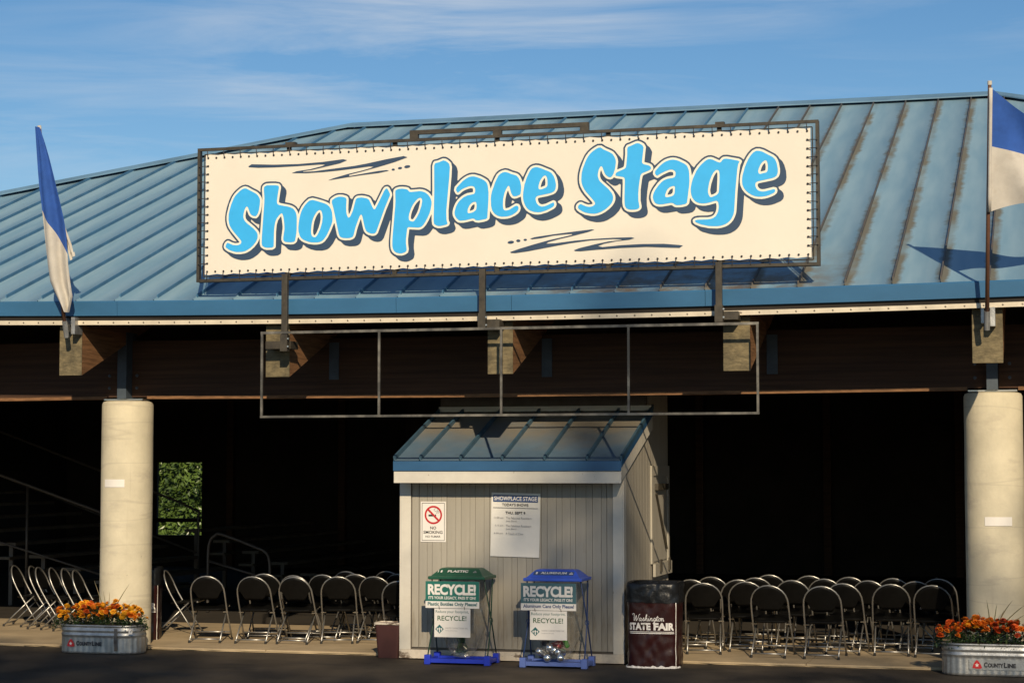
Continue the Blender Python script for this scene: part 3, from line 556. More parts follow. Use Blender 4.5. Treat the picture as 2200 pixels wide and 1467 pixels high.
SIGN_CREAM=[[(-898,4187),(-916,4191),(-940,4203),(-964,4224),(-979,4254),(-984,4290),(-985,4338),(-981,4398),(-955,4692),(-953,4794),(-956,4836),(-951,4866),(-934,4882),(-916,4890),(-886,4895),(-856,4895),(-814,4890),(-790,4882),(-772,4861),(-766,4859),(-670,4863),(-640,4859),(-610,4849),(-580,4831),(-559,4812),(-538,4782),(-535,4788),(-534,4842),(-536,5094),(-526,5130),(-514,5144),(-478,5149),(-424,5169),(-394,5166),(-371,5154),(-352,5138),(-334,5119),(-325,5076),(-330,4974),(-361,4632),(-360,4548),(-356,4524),(-349,4512),(-347,4500),(-354,4482),(-364,4472),(-382,4465),(-442,4453),(-472,4454),(-496,4461),(-514,4470),(-527,4482),(-535,4494),(-540,4530),(-541,4590),(-544,4598),(-574,4536),(-596,4500),(-615,4476),(-634,4459),(-658,4447),(-682,4444),(-778,4452),(-782,4446),(-794,4350),(-793,4308),(-786,4248),(-792,4218),(-796,4211),(-814,4199),(-838,4189),(-862,4184)],[(-2692,4253),(-2722,4259),(-2782,4281),(-2807,4296),(-2824,4311),(-2834,4332),(-2831,4356),(-2822,4374),(-2812,4386),(-2794,4397),(-2776,4396),(-2740,4378),(-2704,4368),(-2668,4370),(-2659,4374),(-2656,4380),(-2752,4492),(-2774,4524),(-2788,4551),(-2799,4584),(-2803,4614),(-2804,4650),(-2801,4680),(-2774,4782),(-2743,4854),(-2722,4885),(-2694,4914),(-2650,4948),(-2620,4962),(-2596,4966),(-2566,4958),(-2512,4927),(-2476,4910),(-2452,4895),(-2434,4876),(-2418,4854),(-2409,4836),(-2405,4806),(-2408,4746),(-2416,4704),(-2426,4674),(-2446,4639),(-2464,4624),(-2476,4622),(-2506,4627),(-2530,4638),(-2548,4654),(-2557,4668),(-2572,4705),(-2578,4714),(-2587,4686),(-2591,4650),(-2587,4626),(-2572,4605),(-2487,4536),(-2446,4494),(-2433,4470),(-2428,4442),(-2422,4472),(-2402,4764),(-2403,4806),(-2400,4836),(-2407,4920),(-2404,4950),(-2398,4962),(-2386,4974),(-2362,4985),(-2314,4987),(-2254,4985),(-2218,4979),(-2209,4974),(-2195,4956),(-2193,4932),(-2205,4866),(-2215,4794),(-2214,4782),(-2194,4772),(-2098,4752),(-2074,4744),(-2050,4732),(-2032,4718),(-2016,4698),(-2003,4674),(-1996,4649),(-1980,4692),(-1962,4728),(-1944,4752),(-1918,4780),(-1882,4808),(-1840,4816),(-1804,4807),(-1726,4784),(-1696,4772),(-1666,4757),(-1648,4743),(-1646,4746),(-1649,4764),(-1645,4788),(-1642,4795),(-1624,4810),(-1600,4825),(-1576,4834),(-1552,4838),(-1528,4838),(-1504,4835),(-1468,4824),(-1456,4817),(-1447,4806),(-1442,4782),(-1446,4680),(-1441,4638),(-1438,4629),(-1432,4636),(-1415,4674),(-1385,4782),(-1372,4804),(-1359,4812),(-1348,4818),(-1330,4820),(-1300,4821),(-1252,4813),(-1222,4803),(-1202,4788),(-1162,4708),(-1156,4706),(-1066,4880),(-1052,4896),(-1042,4902),(-1018,4904),(-1000,4892),(-971,4836),(-967,4818),(-968,4806),(-1029,4668),(-1119,4428),(-1134,4410),(-1144,4403),(-1162,4398),(-1186,4398),(-1228,4410),(-1252,4424),(-1270,4446),(-1280,4470),(-1306,4578),(-1322,4542),(-1344,4482),(-1364,4404),(-1378,4380),(-1402,4367),(-1426,4361),(-1480,4360),(-1522,4369),(-1543,4380),(-1558,4398),(-1569,4422),(-1594,4536),(-1600,4545),(-1634,4464),(-1669,4398),(-1703,4356),(-1729,4338),(-1756,4330),(-1786,4326),(-1822,4326),(-1882,4335),(-1930,4352),(-1960,4368),(-1980,4386),(-1996,4410),(-2001,4404),(-2012,4362),(-2032,4345),(-2050,4338),(-2080,4336),(-2140,4342),(-2158,4349),(-2173,4362),(-2184,4386),(-2184,4416),(-2172,4500),(-2171,4524),(-2178,4584),(-2188,4636),(-2200,4626),(-2224,4592),(-2238,4548),(-2245,4470),(-2247,4332),(-2248,4314),(-2255,4302),(-2284,4287),(-2350,4287),(-2380,4295),(-2410,4314),(-2416,4321),(-2426,4350),(-2428,4433),(-2431,4404),(-2452,4362),(-2488,4320),(-2530,4286),(-2560,4270),(-2590,4258),(-2644,4251)],[(2318,4362),(2234,4381),(2180,4404),(2160,4422),(2156,4446),(2164,4458),(2186,4469),(2234,4473),(2306,4471),(2330,4474),(2354,4483),(2368,4494),(2380,4512),(2388,4530),(2393,4554),(2394,4578),(2391,4602),(2387,4608),(2324,4593),(2288,4587),(2258,4587),(2222,4592),(2192,4602),(2168,4617),(2149,4638),(2132,4669),(2129,4662),(2123,4620),(2117,4608),(2096,4590),(2060,4582),(2030,4579),(1994,4580),(1970,4587),(1952,4602),(1940,4604),(1850,4592),(1820,4593),(1790,4600),(1766,4615),(1750,4638),(1743,4656),(1736,4686),(1738,4710),(1747,4740),(1766,4776),(1808,4830),(1838,4858),(1862,4873),(1892,4886),(1922,4893),(1958,4897),(1965,4902),(1966,4920),(1959,4932),(1952,4934),(1934,4936),(1916,4932),(1862,4909),(1814,4881),(1802,4879),(1778,4892),(1760,4920),(1762,4950),(1766,4962),(1811,5010),(1850,5043),(1880,5061),(1910,5071),(1940,5077),(1964,5078),(1994,5073),(2030,5060),(2090,5028),(2114,5008),(2130,4986),(2140,4956),(2150,4888),(2177,4944),(2206,4986),(2234,5015),(2262,5040),(2288,5057),(2312,5066),(2342,5067),(2366,5060),(2426,5030),(2444,5051),(2462,5063),(2498,5065),(2618,5039),(2642,5024),(2647,5016),(2647,5004),(2631,4974),(2617,4878),(2602,4710),(2590,4524),(2584,4494),(2573,4464),(2558,4435),(2537,4410),(2510,4388),(2480,4373),(2444,4363),(2402,4357)],[(-1822,4427),(-1828,4434),(-1831,4446),(-1833,4470),(-1827,4530),(-1820,4566),(-1809,4596),(-1795,4626),(-1778,4650),(-1762,4662),(-1757,4656),(-1752,4638),(-1749,4614),(-1750,4584),(-1755,4554),(-1771,4500),(-1793,4452),(-1810,4427),(-1816,4424)],[(-70,4500),(-82,4505),(-100,4518),(-106,4518),(-196,4501),(-232,4501),(-256,4505),(-276,4518),(-292,4536),(-304,4554),(-315,4578),(-318,4602),(-316,4626),(-310,4651),(-299,4680),(-284,4710),(-262,4739),(-220,4774),(-190,4791),(-160,4802),(-106,4809),(-100,4812),(-101,4842),(-106,4848),(-124,4851),(-148,4847),(-190,4833),(-215,4818),(-244,4794),(-256,4789),(-268,4789),(-274,4792),(-289,4806),(-303,4836),(-295,4872),(-226,4942),(-196,4964),(-166,4980),(-142,4988),(-112,4993),(-82,4991),(-22,4972),(26,4946),(53,4926),(69,4902),(86,4836),(117,4920),(149,4980),(175,5004),(206,5019),(236,5025),(260,5021),(320,4996),(355,4986),(374,4976),(392,4958),(404,4938),(422,4892),(428,4897),(448,4950),(481,5016),(506,5044),(530,5055),(560,5060),(590,5056),(620,5046),(715,5004),(734,4992),(752,4972),(766,4950),(778,4920),(786,4890),(790,4854),(790,4830),(786,4806),(778,4788),(764,4770),(740,4756),(680,4740),(590,4726),(582,4722),(580,4710),(587,4686),(596,4672),(608,4663),(626,4658),(662,4664),(734,4695),(746,4696),(758,4690),(764,4686),(770,4676),(774,4656),(773,4644),(764,4624),(746,4609),(674,4575),(608,4559),(578,4557),(554,4559),(524,4566),(495,4578),(464,4599),(450,4614),(433,4638),(419,4668),(410,4698),(404,4746),(356,4729),(332,4727),(314,4734),(306,4740),(291,4758),(280,4782),(272,4809),(266,4811),(252,4776),(240,4722),(237,4668),(242,4635),(248,4632),(278,4638),(344,4675),(356,4677),(374,4674),(386,4667),(397,4650),(401,4626),(395,4602),(386,4588),(370,4572),(344,4555),(296,4534),(266,4527),(236,4525),(200,4526),(176,4531),(152,4539),(122,4557),(102,4578),(82,4608),(80,4617),(74,4536),(65,4524),(48,4512),(14,4503),(-40,4496)],[(1130,4524),(1064,4539),(1016,4562),(988,4584),(975,4602),(973,4614),(975,4632),(985,4650),(1010,4668),(1034,4668),(1070,4649),(1100,4639),(1130,4640),(1142,4644),(1148,4650),(1136,4669),(1064,4752),(1040,4788),(1022,4824),(1011,4860),(1008,4890),(1009,4932),(1014,4962),(1026,5010),(1059,5094),(1078,5130),(1106,5166),(1133,5190),(1160,5208),(1196,5228),(1208,5230),(1238,5229),(1289,5196),(1334,5176),(1360,5160),(1376,5141),(1394,5112),(1403,5088),(1408,5058),(1398,4986),(1400,4980),(1448,4996),(1460,5002),(1466,5010),(1470,5028),(1480,5130),(1479,5190),(1491,5214),(1502,5224),(1526,5231),(1586,5255),(1610,5258),(1640,5248),(1670,5230),(1688,5202),(1690,5190),(1685,5148),(1674,5046),(1682,5041),(1724,5029),(1748,5016),(1761,4998),(1764,4974),(1755,4956),(1736,4941),(1670,4917),(1658,4908),(1656,4902),(1649,4872),(1635,4764),(1634,4662),(1645,4602),(1642,4584),(1634,4572),(1622,4562),(1604,4554),(1580,4550),(1550,4549),(1520,4552),(1502,4557),(1476,4572),(1457,4602),(1452,4626),(1449,4656),(1454,4836),(1453,4878),(1448,4883),(1394,4891),(1364,4904),(1351,4890),(1328,4883),(1298,4890),(1280,4901),(1262,4920),(1248,4944),(1238,4972),(1232,4980),(1226,4962),(1222,4938),(1223,4920),(1230,4896),(1248,4872),(1322,4806),(1361,4758),(1376,4722),(1379,4698),(1377,4674),(1368,4650),(1353,4626),(1340,4611),(1316,4588),(1274,4558),(1238,4540),(1202,4528),(1166,4523)],[(-754,4554),(-763,4560),(-765,4578),(-761,4602),(-753,4632),(-724,4692),(-707,4716),(-676,4746),(-670,4749),(-665,4746),(-665,4728),(-681,4662),(-692,4632),(-708,4602),(-736,4560),(-743,4554)],[(-130,4619),(-133,4620),(-135,4626),(-123,4656),(-110,4674),(-88,4687),(-83,4680),(-83,4662),(-89,4638),(-106,4626)],[(2786,4637),(2768,4641),(2732,4656),(2695,4680),(2669,4704),(2648,4733),(2632,4770),(2626,4806),(2627,4842),(2632,4878),(2654,4956),(2673,5004),(2695,5046),(2720,5082),(2750,5113),(2786,5130),(2822,5129),(2864,5114),(2960,5060),(2984,5038),(3000,5010),(3010,4980),(3020,4920),(3020,4890),(3016,4866),(3004,4842),(2978,4822),(2948,4811),(2816,4789),(2802,4782),(2800,4770),(2804,4754),(2816,4738),(2828,4731),(2846,4727),(2870,4728),(2953,4746),(2978,4741),(2987,4734),(2994,4710),(2988,4686),(2968,4668),(2948,4658),(2906,4643),(2876,4636),(2840,4632)],[(2342,4691),(2334,4716),(2332,4740),(2343,4800),(2366,4866),(2383,4896),(2396,4911),(2402,4911),(2404,4902),(2405,4866),(2398,4728),(2393,4716),(2384,4707),(2366,4698)],[(1910,4707),(1906,4710),(1909,4722),(1926,4752),(1941,4764),(1958,4771),(1960,4752),(1958,4734),(1952,4720),(1934,4711)],[(614,4833),(610,4836),(611,4848),(623,4884),(644,4918),(650,4924),(655,4920),(660,4878),(656,4848)],[(2834,4902),(2829,4908),(2841,4944),(2850,4962),(2864,4979),(2876,4984),(2881,4944),(2877,4914),(2870,4910)]]
SIGN_NAVY=[[(-832,4122),(-868,4130),(-892,4142),(-928,4175),(-958,4193),(-982,4217),(-996,4248),(-1003,4290),(-1003,4338),(-985,4548),(-988,4556),(-1056,4374),(-1078,4346),(-1102,4337),(-1126,4335),(-1156,4340),(-1174,4347),(-1201,4362),(-1228,4388),(-1258,4405),(-1276,4423),(-1282,4426),(-1301,4350),(-1313,4326),(-1336,4308),(-1366,4299),(-1426,4298),(-1474,4308),(-1495,4320),(-1525,4350),(-1558,4368),(-1576,4392),(-1582,4386),(-1612,4332),(-1648,4292),(-1666,4279),(-1690,4270),(-1732,4263),(-1798,4266),(-1858,4281),(-1906,4304),(-1936,4330),(-1942,4332),(-1951,4302),(-1966,4288),(-1978,4282),(-1996,4276),(-2026,4273),(-2086,4279),(-2110,4289),(-2146,4323),(-2170,4335),(-2182,4345),(-2187,4254),(-2195,4242),(-2224,4226),(-2272,4223),(-2302,4225),(-2321,4230),(-2346,4242),(-2386,4277),(-2404,4286),(-2448,4242),(-2500,4209),(-2536,4196),(-2560,4191),(-2596,4188),(-2632,4189),(-2668,4196),(-2704,4207),(-2734,4220),(-2759,4236),(-2788,4263),(-2822,4284),(-2842,4303),(-2853,4332),(-2849,4362),(-2830,4394),(-2806,4413),(-2794,4416),(-2770,4414),(-2722,4391),(-2704,4387),(-2685,4386),(-2748,4458),(-2792,4518),(-2807,4548),(-2816,4578),(-2822,4614),(-2822,4650),(-2818,4686),(-2803,4752),(-2778,4824),(-2758,4865),(-2737,4896),(-2708,4926),(-2662,4962),(-2632,4977),(-2596,4984),(-2560,4975),(-2506,4945),(-2467,4926),(-2440,4909),(-2428,4897),(-2423,4902),(-2425,4926),(-2420,4962),(-2401,4986),(-2380,4999),(-2356,5005),(-2314,5006),(-2254,5004),(-2206,4994),(-2185,4974),(-2171,4950),(-2161,4944),(-2145,4926),(-2132,4902),(-2131,4872),(-2142,4818),(-2146,4782),(-2092,4770),(-2068,4762),(-2044,4750),(-2020,4732),(-1996,4702),(-1980,4734),(-1960,4762),(-1930,4794),(-1894,4823),(-1852,4834),(-1834,4834),(-1762,4814),(-1666,4780),(-1663,4794),(-1657,4806),(-1630,4829),(-1588,4850),(-1558,4856),(-1504,4854),(-1462,4842),(-1438,4826),(-1432,4817),(-1427,4800),(-1408,4787),(-1402,4790),(-1390,4812),(-1378,4823),(-1354,4835),(-1336,4838),(-1300,4840),(-1270,4836),(-1216,4821),(-1188,4800),(-1169,4770),(-1150,4758),(-1082,4890),(-1054,4917),(-1024,4923),(-1006,4919),(-988,4906),(-980,4896),(-970,4876),(-946,4897),(-922,4907),(-892,4914),(-856,4914),(-814,4909),(-784,4899),(-772,4892),(-760,4877),(-670,4882),(-634,4877),(-598,4864),(-572,4848),(-556,4834),(-553,4842),(-554,5100),(-543,5136),(-532,5154),(-520,5161),(-484,5167),(-442,5183),(-418,5188),(-388,5184),(-364,5171),(-349,5160),(-324,5136),(-314,5118),(-279,5082),(-271,5064),(-262,5028),(-266,4944),(-266,4938),(-262,4934),(-238,4956),(-208,4978),(-172,4997),(-142,5008),(-118,5011),(-82,5010),(-22,4992),(32,4964),(62,4943),(86,4909),(92,4906),(117,4962),(140,4997),(164,5019),(194,5034),(236,5043),(272,5037),(314,5018),(368,5000),(392,4986),(422,4946),(428,4950),(466,5028),(488,5053),(500,5062),(524,5073),(560,5079),(590,5076),(620,5066),(721,5022),(748,5004),(765,4986),(776,4968),(809,4932),(829,4896),(841,4866),(853,4806),(853,4776),(847,4746),(835,4722),(818,4704),(786,4686),(790,4674),(794,4668),(812,4656),(823,4644),(832,4626),(836,4602),(835,4584),(824,4564),(806,4549),(782,4536),(728,4512),(698,4503),(662,4496),(632,4494),(608,4497),(572,4505),(542,4518),(518,4534),(494,4557),(470,4572),(464,4572),(455,4542),(446,4528),(428,4511),(380,4482),(350,4471),(320,4465),(290,4462),(254,4463),(224,4469),(200,4478),(176,4493),(146,4521),(140,4523),(134,4476),(128,4466),(110,4453),(74,4442),(14,4434),(-16,4437),(-52,4455),(-142,4439),(-178,4438),(-202,4443),(-214,4448),(-256,4486),(-274,4494),(-298,4513),(-297,4488),(-284,4452),(-285,4440),(-298,4416),(-328,4402),(-388,4390),(-424,4393),(-448,4400),(-466,4410),(-497,4440),(-526,4455),(-556,4415),(-574,4398),(-598,4386),(-634,4382),(-718,4389),(-720,4386),(-731,4296),(-731,4254),(-723,4194),(-730,4161),(-742,4146),(-778,4128),(-808,4121)],[(2408,4296),(2366,4300),(2324,4308),(2252,4331),(2228,4344),(2192,4377),(2156,4400),(2144,4413),(2139,4428),(2138,4446),(2141,4458),(2150,4470),(2168,4483),(2204,4491),(2300,4490),(2330,4494),(2342,4498),(2354,4506),(2365,4524),(2360,4527),(2312,4524),(2270,4531),(2246,4539),(2222,4553),(2192,4581),(2188,4578),(2182,4554),(2162,4534),(2150,4527),(2120,4520),(2084,4517),(2048,4517),(2018,4527),(2000,4541),(1994,4542),(1904,4530),(1868,4531),(1834,4542),(1814,4555),(1790,4579),(1754,4601),(1736,4626),(1725,4650),(1718,4680),(1720,4710),(1730,4746),(1748,4782),(1772,4816),(1804,4854),(1796,4861),(1778,4870),(1772,4871),(1725,4854),(1717,4842),(1703,4752),(1696,4674),(1697,4608),(1707,4554),(1706,4536),(1703,4524),(1689,4506),(1664,4493),(1634,4487),(1604,4486),(1574,4489),(1544,4499),(1524,4512),(1496,4539),(1460,4562),(1442,4589),(1436,4609),(1429,4590),(1414,4566),(1382,4533),(1356,4512),(1298,4479),(1262,4467),(1226,4461),(1184,4461),(1154,4467),(1118,4476),(1089,4488),(1058,4506),(1024,4536),(980,4566),(958,4596),(955,4626),(957,4638),(968,4658),(992,4680),(1010,4686),(1034,4686),(1100,4658),(1112,4656),(1118,4662),(1050,4740),(1025,4776),(1004,4818),(994,4854),(990,4896),(991,4932),(996,4968),(1008,5016),(1023,5058),(1064,5142),(1092,5178),(1124,5206),(1154,5227),(1196,5248),(1238,5248),(1250,5244),(1262,5235),(1280,5222),(1340,5194),(1374,5172),(1402,5136),(1434,5100),(1454,5065),(1461,5130),(1461,5196),(1466,5208),(1481,5232),(1496,5242),(1520,5248),(1580,5273),(1610,5277),(1646,5266),(1676,5248),(1688,5238),(1706,5208),(1728,5190),(1742,5166),(1751,5148),(1753,5136),(1740,5046),(1744,5040),(1762,5028),(1778,5006),(1832,5052),(1869,5076),(1910,5090),(1934,5095),(1964,5096),(2000,5090),(2036,5078),(2096,5046),(2126,5022),(2150,4989),(2168,4972),(2174,4972),(2192,4998),(2247,5052),(2276,5072),(2312,5085),(2342,5086),(2372,5077),(2420,5053),(2432,5065),(2456,5080),(2468,5083),(2504,5083),(2624,5057),(2648,5043),(2660,5031),(2666,5030),(2678,5053),(2702,5089),(2734,5124),(2750,5134),(2786,5149),(2828,5146),(2870,5132),(2977,5070),(3002,5046),(3014,5025),(3044,4994),(3063,4956),(3079,4896),(3083,4836),(3077,4806),(3068,4788),(3059,4776),(3038,4761),(3001,4746),(3011,4722),(3038,4701),(3051,4680),(3056,4650),(3048,4626),(3026,4606),(2966,4582),(2930,4573),(2900,4570),(2858,4571),(2822,4578),(2780,4595),(2744,4619),(2720,4641),(2688,4662),(2672,4676),(2667,4674),(2652,4464),(2647,4440),(2637,4410),(2618,4375),(2597,4350),(2575,4332),(2534,4310),(2498,4300),(2462,4296)],[(-2440,4515),(-2472,4548),(-2525,4590),(-2529,4596),(-2528,4608),(-2524,4614),(-2482,4577),(-2464,4568),(-2434,4560),(-2437,4524)],[(308,4677),(305,4680),(311,4710),(314,4714),(326,4708),(336,4698),(336,4692)],[(1430,4693),(1427,4704),(1402,4740),(1358,4794),(1334,4820),(1289,4860),(1286,4866),(1286,4874),(1298,4869),(1328,4841),(1358,4824),(1376,4820),(1388,4821),(1406,4827),(1418,4837),(1424,4837),(1435,4830)],[(-280,4746),(-284,4752),(-282,4770),(-280,4773),(-268,4770),(-262,4764)]]
SIGN_SWOOSH=[[(-2564,5175),(-2528,5196),(-2274,5181),(-2004,5177),(-1736,5187),(-1505,5207),(-1462,5195),(-1540,5166),(-1691,5139),(-1851,5110),(-1945,5100),(-1948,5092),(-1824,5094),(-1557,5117),(-1381,5132),(-1249,5150),(-1029,5187),(-846,5212),(-804,5198),(-942,5154),(-1117,5111),(-1292,5072),(-1437,5043),(-1437,5028),(-1292,5047),(-1116,5069),(-1029,5074),(-1004,5067),(-1116,5048),(-1292,5034),(-1468,5016),(-1668,4993),(-1610,5013),(-1468,5047),(-1292,5081),(-1204,5102),(-1169,5117),(-1222,5120),(-1380,5105),(-1557,5091),(-1735,5082),(-1913,5078),(-2075,5085),(-2021,5102),(-1869,5117),(-1735,5145),(-1700,5160),(-1771,5163),(-2004,5156),(-2274,5153),(-2455,5157),(-2555,5167)],[(-940,5076),(-942,5072),(-946,5069),(-953,5067),(-961,5067),(-968,5070),(-973,5073),(-975,5078),(-973,5082),(-968,5085),(-961,5087),(-953,5087),(-946,5084),(-942,5081)],[(-862,5090),(-863,5085),(-869,5081),(-878,5078),(-888,5077),(-897,5079),(-904,5083),(-907,5088),(-905,5093),(-899,5097),(-890,5100),(-880,5101),(-871,5099),(-864,5095)],[(-773,5104),(-775,5098),(-784,5092),(-796,5088),(-811,5086),(-824,5088),(-834,5092),(-839,5097),(-836,5104),(-828,5110),(-815,5114),(-801,5115),(-787,5114),(-777,5110)],[(331,4290),(329,4283),(320,4277),(307,4273),(292,4272),(278,4274),(268,4278),(264,4284),(267,4291),(275,4296),(288,4300),(303,4302),(317,4300),(327,4296)],[(399,4299),(396,4294),(390,4289),(381,4287),(371,4287),(363,4290),(356,4295),(354,4301),(356,4306),(363,4310),(371,4313),(381,4312),(390,4309),(396,4305)],[(467,4307),(465,4302),(460,4299),(453,4297),(445,4297),(438,4299),(433,4303),(431,4308),(433,4312),(438,4315),(445,4317),(453,4317),(460,4315),(465,4311)],[(499,4317),(548,4331),(741,4353),(959,4374),(1133,4390),(1162,4385),(1090,4363),(942,4331),(785,4300),(688,4276),(666,4261),(758,4262),(959,4282),(1133,4293),(1349,4299),(1538,4298),(1571,4289),(1521,4275),(1392,4264),(1263,4243),(1198,4221),(1245,4209),(1435,4222),(1649,4227),(1862,4223),(2015,4207),(2057,4200),(2023,4178),(1947,4182),(1692,4198),(1435,4195),(1176,4184),(1020,4174),(968,4177),(952,4186),(1002,4204),(1176,4241),(1306,4263),(1435,4274),(1444,4280),(1349,4287),(1133,4281),(916,4258),(706,4226),(477,4190),(345,4175),(300,4178),(291,4188),(389,4218),(548,4260),(706,4298),(828,4320),(933,4341),(933,4351),(872,4350),(741,4340),(609,4318),(521,4310)]]

# ------------------------------------------------------------------ ground and floor
g = MB()
g.add([(-900, -900, 0), (900, -900, 0), (900, 1200, 0), (-900, 1200, 0)], [(0, 1, 2, 3)])
tag(g.build('ground', 'asphalt', fix=False), kind='structure')
# concrete floor slab: bays with real joints, its front edge chipped
slab_root = MB().box(-14.6, 14.9, 0.012, 17.4, 0.004, 0.018).build('pavement', 'slab')
tag(slab_root, kind='structure')
rs = random.Random(3)
U0, bay = -14.55, 2.94
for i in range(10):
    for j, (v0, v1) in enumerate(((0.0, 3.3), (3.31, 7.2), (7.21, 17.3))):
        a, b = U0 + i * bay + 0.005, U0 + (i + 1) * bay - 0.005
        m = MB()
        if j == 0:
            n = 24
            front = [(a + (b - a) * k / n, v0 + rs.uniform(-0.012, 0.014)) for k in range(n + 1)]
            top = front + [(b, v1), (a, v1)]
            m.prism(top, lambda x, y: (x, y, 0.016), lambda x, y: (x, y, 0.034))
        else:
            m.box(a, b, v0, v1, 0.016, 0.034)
        m.build('slab_bay', 'slab' if j == 0 else 'shadefloor', slab_root, world=False, bevel=0.0)  # inner bays get the painted-in shade colour

# ------------------------------------------------------------------ pavilion
SL = 0.378                                             # roof slope
SA = atan(SL)
EV, EZ = -1.03, 3.757                                  # eave line
RV = 8.33                                               # ridge
RU0, RU1 = -4.86, 4.84
EU0, EU1 = RU0 - (RV - EV), RU1 + (RV - EV)
def sag(u):
    d = max(-7.0, min(7.0, u - 0.9))
    return 0.0016 * d * d
def roof_z(v): return EZ + SL * (v - EV)

pav = thing('pavilion', 'open timber pavilion with a blue standing seam metal hip roof on concrete columns', 'pavilion', (0, 8, 0))

# roof deck (dark underside) with the other three faces
ZR = roof_z(RV)
BV = 2 * RV - EV
dk = MB()
d = -0.05
P = [(EU0, EV + 0.02, EZ + d), (EU1, EV + 0.02, EZ + d), (EU1, BV, EZ + d), (EU0, BV, EZ + d), (RU0, RV, ZR + d), (RU1, RV, ZR + d)]
dk.add(P, [(0, 1, 5, 4), (1, 2, 5), (2, 3, 4, 5), (3, 0, 4)])
roof = dk.build('roof', 'deck', pav, fix=False)
sf = MB()
P2 = [(x, y, z + 0.045) for x, y, z in P]
sf.add(P2, [(1, 2, 5), (2, 3, 4, 5), (3, 0, 4)])
sf.build('roof_sheet', 'roof', roof, fix=False)

def top_v(u):
    if u < RU0: return RV - (RU0 - u)
    if u > RU1: return RV - (u - RU1)
    return RV
SP = 0.4558
rp = random.Random(11)
k0 = int(math.floor((EU0 + 5.498) / SP))
k = k0
while True:
    u0 = -5.498 + SP * k
    if u0 > EU1 - 0.3: break
    u1 = u0 + SP
    v0c, v1c = max(top_v(u0), EV + 0.05), max(top_v(u1), EV + 0.05)
    if max(v0c, v1c) > EV + 0.12:
        # local x across, y up the slope
        L0, L1 = (v0c - EV) / cos(SA), (v1c - EV) / cos(SA)
        segs = 7
        rows = []
        for j in range(segs + 1):
            t = j / segs
            row = []
            for q, (fx, fz) in enumerate(((0.0, 0.02), (0.02, 0.0), (0.5, -0.003), (0.98, 0.0), (1.0, 0.02))):
                x = fx * SP
                ln = L0 + (L1 - L0) * fx
                z = fz + (rp.uniform(-0.0055, 0.0055) if q == 2 and 0 < j < segs else 0)
                z += sag(u0 + x) * (1 - t) ** 2
                row.append((x, t * ln, z))
            rows.append(row)
        pn = MB().grid(rows).build('roof_panel', 'roof', roof, fix=False, world=False, smooth=True)
        pn.location = (u0, EV, EZ); pn.rotation_euler = (SA, 0, 0)
        sm = MB()
        s0 = sag(u0)
        st = 0.09 if k % 3 else 0.13
        if L0 > 0.4:
            n = 5
            for (xa, xb) in ((-0.0065, 0.0065),):
                prev = None
                for j in range(n + 1):
                    t = j / n
                    y = st + (L0 - st - 0.03) * t
                    z = s0 * (1 - y / L0) ** 2
                    hgt = 0.040
                    ring = [(xa, y, z - 0.005), (xb, y, z - 0.005), (xb, y + (0.0 if j else 0.015), z + hgt), (xa, y + (0.0 if j else 0.015), z + hgt)]
                    o = len(sm.v); sm.v += ring
                    if prev is not None:
                        for e in range(4):
                            sm.f.append((prev + e, prev + (e + 1) % 4, o + (e + 1) % 4, o + e))
                    else:
                        sm.f.append((o, o + 1, o + 2, o + 3))
                    prev = o
            so = sm.build('seam', 'seam_old' if u0 > 1.6 else 'seam', roof, world=False)
            so.location = (u0, EV, EZ); so.rotation_euler = (SA, 0, 0)
    k += 1

# ridge and hip caps: bent flashing standing a little proud, dark gap beneath its lower edge
def cap_strip(a, b, name='ridge_cap', wf=0.16):
    a, b = Vector(a), Vector(b)
    n = max(2, int((b - a).length / 1.5))
    rows = []
    for i in range(n + 1):
        p = a.lerp(b, i / n)
        j = rp.uniform(-0.006, 0.006)
        rows.append([(p.x, p.y - wf, p.z - wf * SL + 0.042 + j), (p.x, p.y - wf, p.z - wf * SL + 0.060 + j), (p.x, p.y, p.z + 0.080), (p.x, p.y + wf, p.z - wf * SL + 0.060)])
    return MB().grid(rows).build(name, 'cap', roof, fix=False, world=False)
# these meshes are in scene coordinates: roof sits at the pavilion's own inverse, so no offset is needed
cap_strip((RU0, RV, ZR), (RU1, RV, ZR))
cap_strip((EU0, EV, EZ), (RU0, RV, ZR), 'hip_cap', 0.12)
cap_strip((RU1, RV, ZR), (EU1, EV, EZ), 'hip_cap', 0.12)

# eave: fascia (with joints), soffit board, light track with bulbs
def sweep(prof, u0, u1, n, name, mat, parent, fn=sag):
    rows = []
    for i in range(n + 1):
        u = u0 + (u1 - u0) * i / n
        rows.append([(u, y, z + fn(u)) for y, z in prof] )
    m = MB(); m.grid(rows)
    w = len(prof)
    m.f.append(tuple(range(w))); m.f.append(tuple(n * w + i for i in range(w))[::-1])
    # close the profile
    for i in range(n):
        m.f.append((i * w + w - 1, i * w, (i + 1) * w, (i + 1) * w + w - 1))
    return m.build(name, mat, parent)
cuts = [EU0, -10.4, -7.3, -4.1, -0.95, 0.28, 2.26, 5.5, 8.7, 11.8, EU1]
for a, b in zip(cuts, cuts[1:]):
    sweep([(EV - 0.012, EZ + 0.004), (EV - 0.022, EZ - 0.01), (EV - 0.012, EZ - 0.155), (EV + 0.02, EZ - 0.16), (EV + 0.02, EZ + 0.0)],
          a + 0.002, b - 0.002, 6, 'fascia', 'fascia', pav)
sweep([(EV + 0.022, EZ - 0.12), (EV + 0.022, EZ - 0.235), (EV + 0.3, EZ - 0.10), (EV + 0.3, EZ - 0.02)], EU0, EU1, 24, 'soffit_board', 'black', pav)
